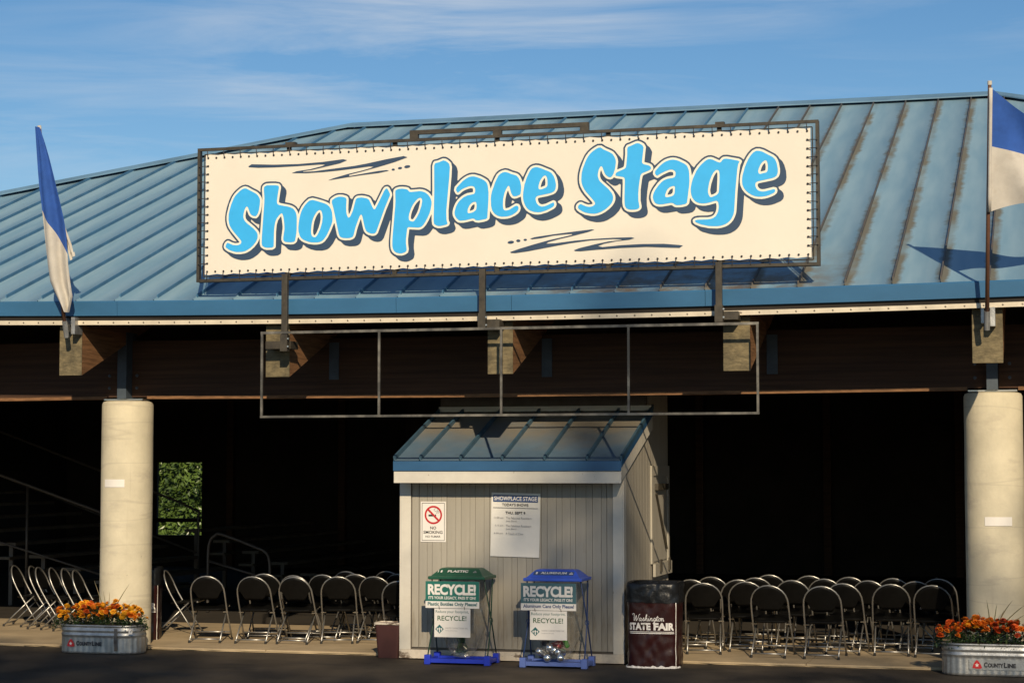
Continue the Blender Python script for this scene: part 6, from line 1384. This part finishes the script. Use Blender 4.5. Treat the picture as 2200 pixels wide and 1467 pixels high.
def planter(cx_, cy_, label, plabel, seed, blooms, plate):
    hw, hd, H_ = 0.49, 0.225, 0.315
    t_ = thing('stock_tank_planter', label, 'planter', (cx_, cy_, 0), group='galvanised tank planters')
    def off(k_, z):
        if z < 0.19: return 0.004 * sin(k_ * 2 * pi / 4)
        return 0.0
    N = 144
    zs = [(0.004, -0.01), (0.014, 0.0), (0.03, 0.0), (0.10, 0.0), (0.17, 0.0), (0.188, 0.0), (0.196, 0.006), (0.206, 0.009), (0.216, 0.006), (0.224, 0.0), (0.238, 0.0), (0.246, 0.006), (0.256, 0.009), (0.266, 0.006), (0.274, 0.0), (0.30, 0.002)]
    rings_ = [ring_at((cx_, cy_), oval(hw + dd - 0.012, hd + dd - 0.012, z, N, off)) for z, dd in zs]
    rings_ += [ring_at((cx_, cy_), oval(hw - 0.02, hd - 0.02, 0.30, N)), ring_at((cx_, cy_), oval(hw - 0.022, hd - 0.022, 0.26, N))]
    loft(rings_, True, False).build('tank', 'galv', t_, smooth=True)
    rim = MB().tube(ring_at((cx_, cy_), oval(hw - 0.008, hd - 0.008, 0.306, 72)), 0.011, 8, closed=True).build('rim', 'galv', t_, smooth=True)
    loft([ring_at((cx_, cy_), oval(hw - 0.025, hd - 0.025, 0.25, 40)), ring_at((cx_, cy_), oval(hw - 0.025, hd - 0.025, 0.285, 40)), ring_at((cx_, cy_), oval(hw * 0.5, hd * 0.4, 0.31, 40))], True, True).build('soil', 'soil', t_)
    # maker's mark: red rounded triangle with a white star, dark letters
    fy = cy_ - hd - 0.002
    ox = cx_ - 0.33 if not plate else cx_ - 0.19
    if plate:
        flat('mark_plate', fill_mesh([[(0, 0), (0.53, 0), (0.53, 0.10), (0, 0.10)]]), 'galv', t_, ox - 0.025, fy + 0.004, 0.068)
    tri = arc_pts([(-0.044, -0.030), (0.0, -0.036), (0.044, -0.030), (0.030, 0.012), (0.0, 0.046), (-0.030, 0.012), (-0.044, -0.030)], 4)[:-1]
    flat('mark_triangle', fill_mesh([tri]), 'redink', t_, ox + 0.05, fy - 0.001, 0.115)
    flat('mark_star', fill_mesh([STAR]), 'whiteprint', t_, ox + 0.05, fy - 0.003, 0.112)
    text(t_, 'C', ox + 0.115, fy - 0.001, 0.092, 'ink', w=0.034, h=0.050, bold=0.05)
    text(t_, 'OUNTY', ox + 0.153, fy - 0.001, 0.092, 'ink', w=0.145, h=0.042, bold=0.05)
    text(t_, 'L', ox + 0.303, fy - 0.001, 0.092, 'ink', w=0.030, h=0.050, bold=0.05)
    text(t_, 'INE', ox + 0.337, fy - 0.001, 0.092, 'ink', w=0.078, h=0.042, bold=0.05)
    if not plate:
        MB().grid([[(cx_ + 0.235 + 0.035 * i + 0.004 * sin(j * 2.0 + i), cy_ - hd - 0.0005 - (0.010 if 2 < j < 5 else 0.0), 0.04 + 0.24 * j / 6) for i in (0, 1)] for j in range(7)]).build('rust_streak', 'seam_old', t_, fix=False)
        flat('tag', fill_mesh([[(0, 0), (0.045, 0), (0.045, 0.055), (0, 0.055)]]), 'whiteprint', t_, cx_ + 0.40, cy_ - hd + 0.012, 0.225)
    # plants: a row of marigold clumps
    rg = random.Random(seed)
    np_ = 7
    for i in range(np_):
        px = cx_ - hw + 0.09 + (2 * hw - 0.18) * i / (np_ - 1)
        py = cy_ + (-0.075 if i % 2 == 0 else 0.06) + rg.uniform(-0.02, 0.02)
        hgt = 0.17 + 0.07 * sin(pi * (i + 0.5) / np_) + rg.uniform(-0.015, 0.02)
        pos = ('at the left end', 'second from the left', 'third from the left', 'in the middle', 'third from the right', 'second from the right', 'at the right end')[i]
        pl = thing('marigold_plant', 'marigold clump with %s flowers %s of the %s tank' % (blooms[i][1], pos, plabel), 'plant', (px, py, 0.29), group='marigolds in the ' + plabel + ' tank')
        MB().tube([(px, py, 0.28), (px + 0.004, py, 0.29 + hgt * 0.5)], [0.006, 0.004], 6).build('stem', 'stem', pl)
        m = MB()
        for q in range(430):
            a_ = rg.uniform(0, 2 * pi); r_ = 0.155 * sqrt(rg.random()); zz = rg.random() ** 0.8
            bx = px + r_ * cos(a_) * (1.05 - 0.25 * zz); by = py + r_ * sin(a_) * (1.0 - 0.25 * zz)
            bz = 0.285 + hgt * zz * (1 - (r_ / 0.19) ** 2 * 0.6) - (0.03 if r_ > 0.12 else 0)
            dr = Vector((cos(a_) + rg.uniform(-0.7, 0.7), sin(a_) + rg.uniform(-0.7, 0.7), rg.uniform(-0.3, 0.9))).normalized()
            sd = dr.cross(Vector((rg.uniform(-1, 1), rg.uniform(-1, 1), 1))).normalized()
            ln, wd = rg.uniform(0.022, 0.042), rg.uniform(0.005, 0.010)
            p0 = Vector((bx, by, bz))
            m.add([p0, p0 + dr * ln * 0.5 + sd * wd, p0 + dr * ln, p0 + dr * ln * 0.5 - sd * wd], [(0, 1, 2, 3)])
        m.build('foliage', 'marifoliage', pl, fix=False)
        cols, _ = blooms[i]
        for q in range(21):
            a_ = rg.uniform(0, 2 * pi); r_ = 0.145 * sqrt(rg.random())
            if rg.random() < 0.45: a_ = -pi / 2 + rg.uniform(-0.9, 0.9); r_ = rg.uniform(0.08, 0.155)
            bx, by = px + r_ * cos(a_), py + r_ * sin(a_)
            bz = 0.29 + hgt * (1.06 - (r_ / 0.17) ** 2 * (0.55 if rg.random() < 0.7 else 0.85)) + rg.uniform(-0.008, 0.02)
            c_ = rg.choice(cols)
            o = bpy.data.objects.new('bloom', BLOOM[c_]); COL.objects.link(o); o.parent = pl
            o.matrix_parent_inverse = Matrix.Translation(-pl.location)
            o.location = (bx, by, bz)
            o.rotation_euler = (radians(rg.uniform(5, 50)), radians(rg.uniform(-25, 25)), rg.uniform(0, 6))
            s_ = rg.uniform(0.95, 1.6); o.scale = (s_, s_, s_ * rg.uniform(0.8, 1.1))
    return t_
BLOOM = {}
rbm = random.Random(2)
bl_m = MB()
for ring_i, (rad, zz, npet, tilt) in enumerate(((0.022, 0.0, 11, 0.15), (0.017, 0.006, 9, 0.5), (0.011, 0.011, 7, 0.9), (0.005, 0.014, 5, 1.25))):
    for q in range(npet):
        a_ = 2 * pi * (q + 0.5 * (ring_i % 2)) / npet + rbm.uniform(-0.1, 0.1)
        d_ = Vector((cos(a_) * cos(tilt), sin(a_) * cos(tilt), sin(tilt))); s_ = Vector((-sin(a_), cos(a_), 0))
        b0 = Vector((0, 0, zz - 0.004)); ln = rad * rbm.uniform(0.9, 1.1) + 0.004; wd = rad * 0.42 + 0.002
        w1 = rbm.uniform(-0.003, 0.003)
        bl_m.add([b0, b0 + d_ * ln * 0.6 + s_ * wd, b0 + d_ * ln + s_ * wd * 0.5 + Vector((0, 0, w1)), b0 + d_ * ln - s_ * wd * 0.5 - Vector((0, 0, w1)), b0 + d_ * ln * 0.6 - s_ * wd], [(0, 1, 2, 3, 4)])
for c_ in ('yelloworange', 'orange', 'redorange', 'darkred'):
    me = bl_m.mesh('bloom', False, fix=False); me.materials.append(M['bloom_' + c_]); BLOOM[c_] = me
Y, O_, R2, DR = 'yelloworange', 'orange', 'redorange', 'darkred'
planter(-4.52, -0.425, 'galvanised stock tank planter on the asphalt before the left column', 'left', 5,
        [((Y, Y, O_), 'yellow orange'), ((Y, O_, Y), 'golden'), ((O_, R2, Y), 'red orange'), ((O_, O_, Y), 'orange'), ((R2, O_, Y), 'deep orange'), ((O_, Y, Y), 'mixed orange'), ((Y, Y, O_), 'yellow')], False)
planter(4.935, -0.245, 'galvanised stock tank planter at the foot of the right column', 'right', 8,
        [((R2, R2, O_), 'red orange'), ((O_, R2), 'orange'), ((Y, O_), 'golden'), ((Y, O_, R2), 'mixed'), ((DR, R2), 'dark red'), ((R2, O_), 'flame'), ((R2, DR, O_), 'rust coloured')], True)
def spike_plant(x, y, label, seed, leaves):
    t_ = thing('spike_plant', label, 'plant', (x, y, 0.29), group='spike plants in the tanks')
    rg = random.Random(seed)
    MB().tube([(x, y, 0.27), (x, y, 0.33)], 0.01, 6).build('stem', 'stem', t_)
    for (ax, ay, ln, bend) in leaves:
        rows = []
        d_ = Vector((ax, ay, 1)).normalized(); s_ = d_.cross(Vector((0.3, 1, 0.2))).normalized()
        for j in range(9):
            t = j / 8
            p = Vector((x, y, 0.30)) + d_ * ln * t + Vector((ax, ay, 0)).normalized() * bend * t * t - Vector((0, 0, bend * 0.6)) * t * t
            w = 0.009 * (1 - t) ** 0.6 * (0.5 + min(1, t * 4) * 0.5) + 0.0006
            rows.append([tuple(p - s_ * w), tuple(p + Vector((0, 0.003, 0))), tuple(p + s_ * w)])
        MB().grid(rows).build('leaf', 'spike', t_, fix=False)
spike_plant(-4.48, -0.42, 'spiky grass like plant standing up from the left tank', 1,
            [(-0.28, 0, 0.52, 0.03), (-0.10, 0, 0.38, 0.02), (0.03, 0.05, 0.36, 0.0), (0.40, 0, 0.52, 0.06), (0.12, 0.1, 0.30, 0.02), (0.75, 0.1, 0.36, 0.06), (-0.9, 0, 0.36, 0.08), (-0.6, -0.4, 0.22, 0.12)])
spike_plant(4.93, -0.24, 'thin reddish spiky plant standing up from the right tank', 2,
            [(-0.30, 0, 0.34, 0.03), (-0.05, 0, 0.44, 0.02), (0.22, 0, 0.50, 0.10), (0.45, 0, 0.50, 0.12), (0.65, 0, 0.42, 0.10), (0.10, 0.1, 0.40, 0.02), (0.9, 0, 0.32, 0.05), (-0.7, 0, 0.30, 0.05), (0.30, -0.1, 0.36, 0.02)])

# ------------------------------------------------------------------ flags
def flag_pole(base, top, label, extra):
    t_ = thing('flag', label, 'flag', base, group='blue and white flags on the eave')
    b, tp = Vector(base), Vector(top)
    MB().tube([b, tp], [0.021, 0.017], 10).build('pole', 'pole', t_, smooth=True)
    d_ = (tp - b).normalized()
    MB().tube([tp - d_ * 0.01, tp + d_ * 0.025], [0.022, 0.020], 10).build('finial', 'trim', t_)
    br = MB()
    br.box(b.x + 0.03, b.x + 0.075, b.y + 0.045, -0.9325, b.z + 0.02, b.z + 0.20)
    br.box(b.x - 0.055, b.x - 0.028, b.y + 0.045, -0.9325, b.z + 0.05, b.z + 0.19)
    br.tube([b - d_ * 0.02, b + d_ * 0.16], 0.028, 10)
    br.build('bracket', 'bolt' if False else 'galv', t_)
    return t_
def cloth(t_, fn, nu, nv, isblue):
    for nm, mt, want in (('blue_half', 'flagblue', True), ('white_half', 'flagwhite', False)):
        idx = {}
        m = MB()
        for j in range(nv):
            for i in range(nu):
                if isblue((i + 0.5) / nu, (j + 0.5) / nv) != want: continue
                q = []
                for a_, b_ in ((i, j), (i + 1, j), (i + 1, j + 1), (i, j + 1)):
                    if (a_, b_) not in idx:
                        idx[(a_, b_)] = len(m.v); m.v.append(tuple(fn(a_ / nu, b_ / nv)))
                    q.append(idx[(a_, b_)])
                m.f.append(tuple(q))
        m.build(nm, mt, t_, smooth=True, fix=False)
def lerp_tab(tab, t):
    for (t0, *a), (t1, *b) in zip(tab, tab[1:]):
        if t <= t1:
            k_ = (t - t0) / (t1 - t0); return [x + (y - x) * k_ for x, y in zip(a, b)]
    return tab[-1][1:]
# left: hangs limp along its pole
fb, ft = (-4.641, -1.15, 3.43), (-4.668, -1.75, 5.577)
fl = flag_pole(fb, ft, 'blue and white flag hanging limp from the leaning pole at the left', None)
LT = [(0.0, -4.673, -4.651, 5.577, -1.75), (0.083, -4.686, -4.612, 5.422, -1.704), (0.167, -4.7, -4.581, 5.266, -1.658), (0.25, -4.714, -4.557, 5.11, -1.612), (0.333, -4.726, -4.536, 4.953, -1.565), (0.417, -4.728, -4.515, 4.795, -1.519), (0.5, -4.731, -4.496, 4.637, -1.473), (0.583, -4.735, -4.488, 4.478, -1.427), (0.667, -4.736, -4.496, 4.318, -1.381), (0.75, -4.734, -4.505, 4.158, -1.335), (0.833, -4.726, -4.504, 3.997, -1.288), (0.917, -4.666, -4.499, 3.834, -1.242), (1.0, -4.591, -4.569, 3.671, -1.196)]
def left_cloth(s, t):
    xl, xr, z, y = lerp_tab(LT, t)
    y += -0.085 + 0.040 * sin(s * 9.5 + t * 3) * (0.2 + 0.8 * t) + 0.05 * s
    x = xl + (xr - xl) * (s + 0.05 * sin(s * 12 + t * 5) * t)
    return (x + 0.07 * s * 0.05, y, z)
def left_param(s, t):                     # the seam between blue and white runs along t = 0.5
    q = 0.45 + 0.24 * s
    return left_cloth(s, t / 0.5 * q if t < 0.5 else q + (t - 0.5) / 0.5 * (1 - q))
cloth(fl, left_param, 28, 60, lambda s, t: t < 0.5)
# a back fold of the white half sticking out to the right
m = MB()
rows = []
for j in range(13):
    t = j / 12
    rows.append([(-4.60 + 0.07 * t + (0.055 * min(1, t * 1.5)) * i / 4, -1.42 + 0.12 * t + 0.02 * sin(i * 1.7), 4.72 - 0.50 * t + (0.05 if t > 0.9 else 0.0) * i / 4) for i in range(5)])
m.grid(rows).build('folded_corner', 'flagwhite', fl, smooth=True, fix=False)
# right: blown out to the right
fb, ft = (4.958, -1.15, 3.33), (5.035, -1.8, 5.528)
frt = flag_pole(fb, ft, 'blue and white flag blowing out from the pole at the right edge', None)
def right_cloth(s, t):
    p = Vector(ft).lerp(Vector(fb), 0.02 + 0.50 * t)
    w = s * 1.25
    x = p.x + 0.015 + w * 0.93
    y = p.y - 0.03 + (0.11 * sin(w * 5.5 + t * 2.6) + 0.035 * sin(w * 13 - t * 7)) * min(1, w * 2.2) + 0.25 * w
    z = p.z - (0.80 * w * (1 - t) ** 1.3) * (1 - 0.25 * w) + 0.10 * w * t + 0.04 * sin(w * 6) * t
    return (x, y, z)
cloth(frt, right_cloth, 50, 30, lambda s, t: t < 0.4667)
MB().tube([Vector(right_cloth(0, j / 8)) + Vector((-0.004, -0.002, 0)) for j in range(9)], 0.017, 8).build('sleeve', 'flagwhite', frt, smooth=True)

# ------------------------------------------------------------------ bleachers in the dark at the left
def bleacher(u_low, v0, v1, rows_n, label, z_low, rise, run):
    t_ = thing('bleacher', label, 'bleacher', (u_low, v0, 0.034), group='bleachers at the left')
    for i in range(rows_n):
        u, z = u_low - run * i, z_low + rise * i
        MB().box(u - 0.30, u, v0, v1, z - 0.045, z).build('seat_plank', 'benchwood', t_)
        if i: MB().box(u - 0.12 + run * 0.5, u + 0.14 + run * 0.5, v0 + 0.05, v1, z - rise - 0.25, z - rise - 0.21).build('foot_plank', 'benchwood', t_)
        for vv in (v0 + 0.15,):
            MB().box(u - 0.19, u - 0.13, vv, vv + 0.05, 0.036, z - 0.046).build('support', 'railsteel', t_)
    return t_
bleacher(-7.35, 5.4, 9.4, 8, 'dim bleacher of stepped planks behind the side-on chairs', 0.42, 0.175, 0.52)
bleacher(-6.10, 10.2, 15.5, 5, 'farther dim bleacher between the left column and the bright opening', 0.30, 0.175, 0.52)
def handrail(pts_top, posts, label, mid=None, r=0.022):
    t_ = thing('handrail', label, 'handrail', (pts_top[0][0], pts_top[0][1], 0.034), group='steel handrails at the bleachers')
    MB().tube(arc_pts(pts_top, 6), r, 8).build('top_rail', 'railsteel', t_, smooth=True)
    if mid: MB().tube(mid, r * 0.8, 8).build('mid_rail', 'railsteel', t_, smooth=True)
    for (x, y, z0, z1) in posts:
        MB().tube([(x, y, z0), (x, y, z1)], r, 8).build('post', 'railsteel', t_, smooth=True)
handrail([(-5.72, 5.0, 0.04), (-5.72, 5.0, 0.50), (-5.71, 5.0, 0.95), (-5.62, 5.0, 1.09), (-5.50, 5.0, 1.10), (-5.0, 5.0, 0.93), (-4.86, 5.0, 0.86), (-4.81, 5.0, 0.74), (-4.80, 5.0, 0.45), (-4.80, 5.0, 0.04)], [], 'bent steel handrail standing free behind the chairs right of the left column', [(-5.71, 5.0, 0.74), (-4.80, 5.0, 0.50)])
handrail([(-11.2, 5.2, 2.62), (-9.4, 5.2, 2.03), (-7.2, 5.2, 1.31)], [(-8.62, 5.2, 0.05, 1.77), (-7.2, 5.2, 0.05, 1.31)], 'long sloping steel handrail above the near bleacher', [(-11.2, 5.2, 1.55), (-7.2, 5.2, 0.45)])
handrail([(-8.05, 9.8, 0.05), (-8.05, 9.8, 1.15), (-8.15, 9.8, 1.35), (-9.4, 9.8, 1.82), (-12.6, 9.8, 2.95)], [(-9.25, 9.8, 0.05, 1.76)], 'sloping steel handrail in front of the bright opening', [(-8.05, 9.8, 0.62), (-12.6, 9.8, 2.2)])

# ------------------------------------------------------------------ greenery
def leaf_quad(m, p, d_, s_, ln, wd):
    up = d_.cross(s_).normalized()
    m.add([p, p + d_ * ln * 0.45 + s_ * wd + up * wd * 0.3, p + d_ * ln, p + d_ * ln * 0.45 - s_ * wd + up * wd * 0.3, p + d_ * ln * 0.5], [(0, 1, 4), (1, 2, 4), (2, 3, 4), (3, 0, 4)])
hd_ = thing('laurel_hedge', 'sunlit green laurel hedge seen through the opening at the back left', 'hedge', (-17, 28.6, 0))
rg = random.Random(77)
m = MB()
for q in range(7000):
    x = rg.uniform(-19.5, -14.0); z = rg.uniform(-0.05, 3.6)
    bulge = 0.35 * noise.noise(Vector((x * 0.9, z * 1.1, 0)))
    y = 28.2 - bulge + abs(rg.gauss(0, 0.30))
    d_ = Vector((rg.uniform(-1, 1), rg.uniform(-1.2, 0.1), rg.uniform(-0.9, 0.6))).normalized()
    s_ = d_.cross(Vector((rg.uniform(-0.5, 0.5), rg.uniform(-1, -0.2), rg.uniform(0, 1)))).normalized()
    leaf_quad(m, Vector((x, y, z)), d_, s_, rg.uniform(0.13, 0.22), rg.uniform(0.030, 0.052))
m.build('foliage', 'leaf', hd_, fix=False)
MB().box(-19.5, -14.0, 28.75, 29.4, 0.0, 3.4).build('inner_twigs', 'marifoliage', hd_)
for x in (-19, -17.6, -16.2, -14.8):
    MB().tube([(x, 29.0, 0), (x + 0.05, 28.95, 1.5)], [0.05, 0.03], 6).build('stem', 'bark', hd_)

def tree(x, y, h, kind, label, seed, spread=None, leaves=6000, base_frac=0.22):
    t_ = thing('conifer_tree' if kind == 'conifer' else 'broadleaf_tree', label, 'tree', (x, y, 0), group='trees across the lot behind the viewer')
    rg = random.Random(seed)
    tr = MB().tube([(x, y, 0), (x + 0.1, y, h * 0.4), (x, y, h * (0.97 if kind == 'conifer' else 0.75))], [h * 0.022, h * 0.016, h * 0.003], 10)
    m = MB()
    sp = spread or (h * 0.2 if kind == 'conifer' else h * 0.32)
    if kind == 'conifer':
        for q in range(leaves):
            t = rg.random() ** 0.75
            z = h * (0.10 + 0.90 * t)
            lay = 0.72 + 0.28 * sin(z * 3.1)
            rad = sp * (1 - t) ** 0.85 * lay + 0.10
            a_ = rg.uniform(0, 2 * pi); r_ = rad * sqrt(rg.random())
            p = Vector((x + r_ * cos(a_), y + r_ * sin(a_), z - r_ * 0.25))
            d_ = Vector((cos(a_), sin(a_), -0.35 + rg.uniform(-0.3, 0.3))).normalized(); s_ = d_.cross(Vector((0, 0, 1))).normalized()
            leaf_quad(m, p, d_, s_, rg.uniform(0.25, 0.55), rg.uniform(0.04, 0.09))
        for j in range(26):
            z = h * (0.12 + 0.8 * j / 26); a_ = j * 2.4; L_ = sp * (1 - j / 27) * 0.9
            tr.tube([(x, y, z), (x + L_ * cos(a_), y + L_ * sin(a_), z - L_ * 0.2)], [h * 0.004, 0.01], 5)
    else:
        blobs = []
        for j in range(26):
            a_ = rg.uniform(0, 2 * pi); zz = rg.uniform(base_frac, 0.92)
            rr_ = sp * (0.35 + 0.65 * sin(pi * min(1, (zz - base_frac + 0.08) / (1.08 - base_frac)))) * rg.uniform(0.3, 0.85)
            c_ = Vector((x + rr_ * cos(a_), y + rr_ * sin(a_), h * zz)); blobs.append((c_, sp * rg.uniform(0.22, 0.38)))
            tr.tube([(x, y, h * (0.18 + 0.45 * zz)), tuple((Vector((x, y, h * 0.5)) + c_) / 2 + Vector((0, 0, -h * 0.02))), tuple(c_)], [h * 0.007, h * 0.004, 0.02], 5)
        for q in range(leaves):
            c_, r_ = blobs[q % len(blobs)]
            v_ = Vector((rg.gauss(0, 1), rg.gauss(0, 1), rg.gauss(0, 1))).normalized() * r_ * rg.random() ** 0.4
            v_.z *= 0.8
            d_ = Vector((rg.uniform(-1, 1), rg.uniform(-1, 1), rg.uniform(-1, 0.4))).normalized(); s_ = d_.orthogonal().normalized()
            leaf_quad(m, c_ + v_, d_, s_, rg.uniform(0.25, 0.45), rg.uniform(0.08, 0.15))
    tr.build('trunk', 'bark', t_, smooth=True)
    m.build('crown', 'treeleaf', t_, fix=False)
    return t_
# TREES

def shade_tree(u, top, kind, label, seed, d=50.0, **kw):
    """A tree across the lot, towards the sun from the point u on the facade line."""
    dx, dy = SUN_DIR.x / sqrt(SUN_DIR.x ** 2 + SUN_DIR.y ** 2), SUN_DIR.y / sqrt(SUN_DIR.x ** 2 + SUN_DIR.y ** 2)
    return tree(u + d * dx, d * dy, top + d * math.tan(SUN_EL), kind, label, seed, **kw)
shade_tree(-7.5, 1.4, 'broadleaf', 'leafy tree across the lot, leftmost of its row', 31, spread=5.0, leaves=3000)
shade_tree(-3.8, 1.2, 'broadleaf', 'leafy tree across the lot, second from the left of its row', 32, spread=4.6, leaves=3000)
shade_tree(-0.5, 3.6, 'broadleaf', 'leafy tree across the lot, left of the conifer', 33, spread=4.2, leaves=1500)
shade_tree(3.4, 2.9, 'broadleaf', 'leafy tree across the lot, right of the conifer', 34, spread=4.8, leaves=1300)
shade_tree(6.6, 3.6, 'broadleaf', 'leafy tree across the lot, rightmost of its row', 35, spread=5.0, leaves=1700)
shade_tree(0.95, 3.6, 'conifer', 'narrow conifer rising above the trees across the lot', 36, d=54.0, spread=1.7, leaves=1000)
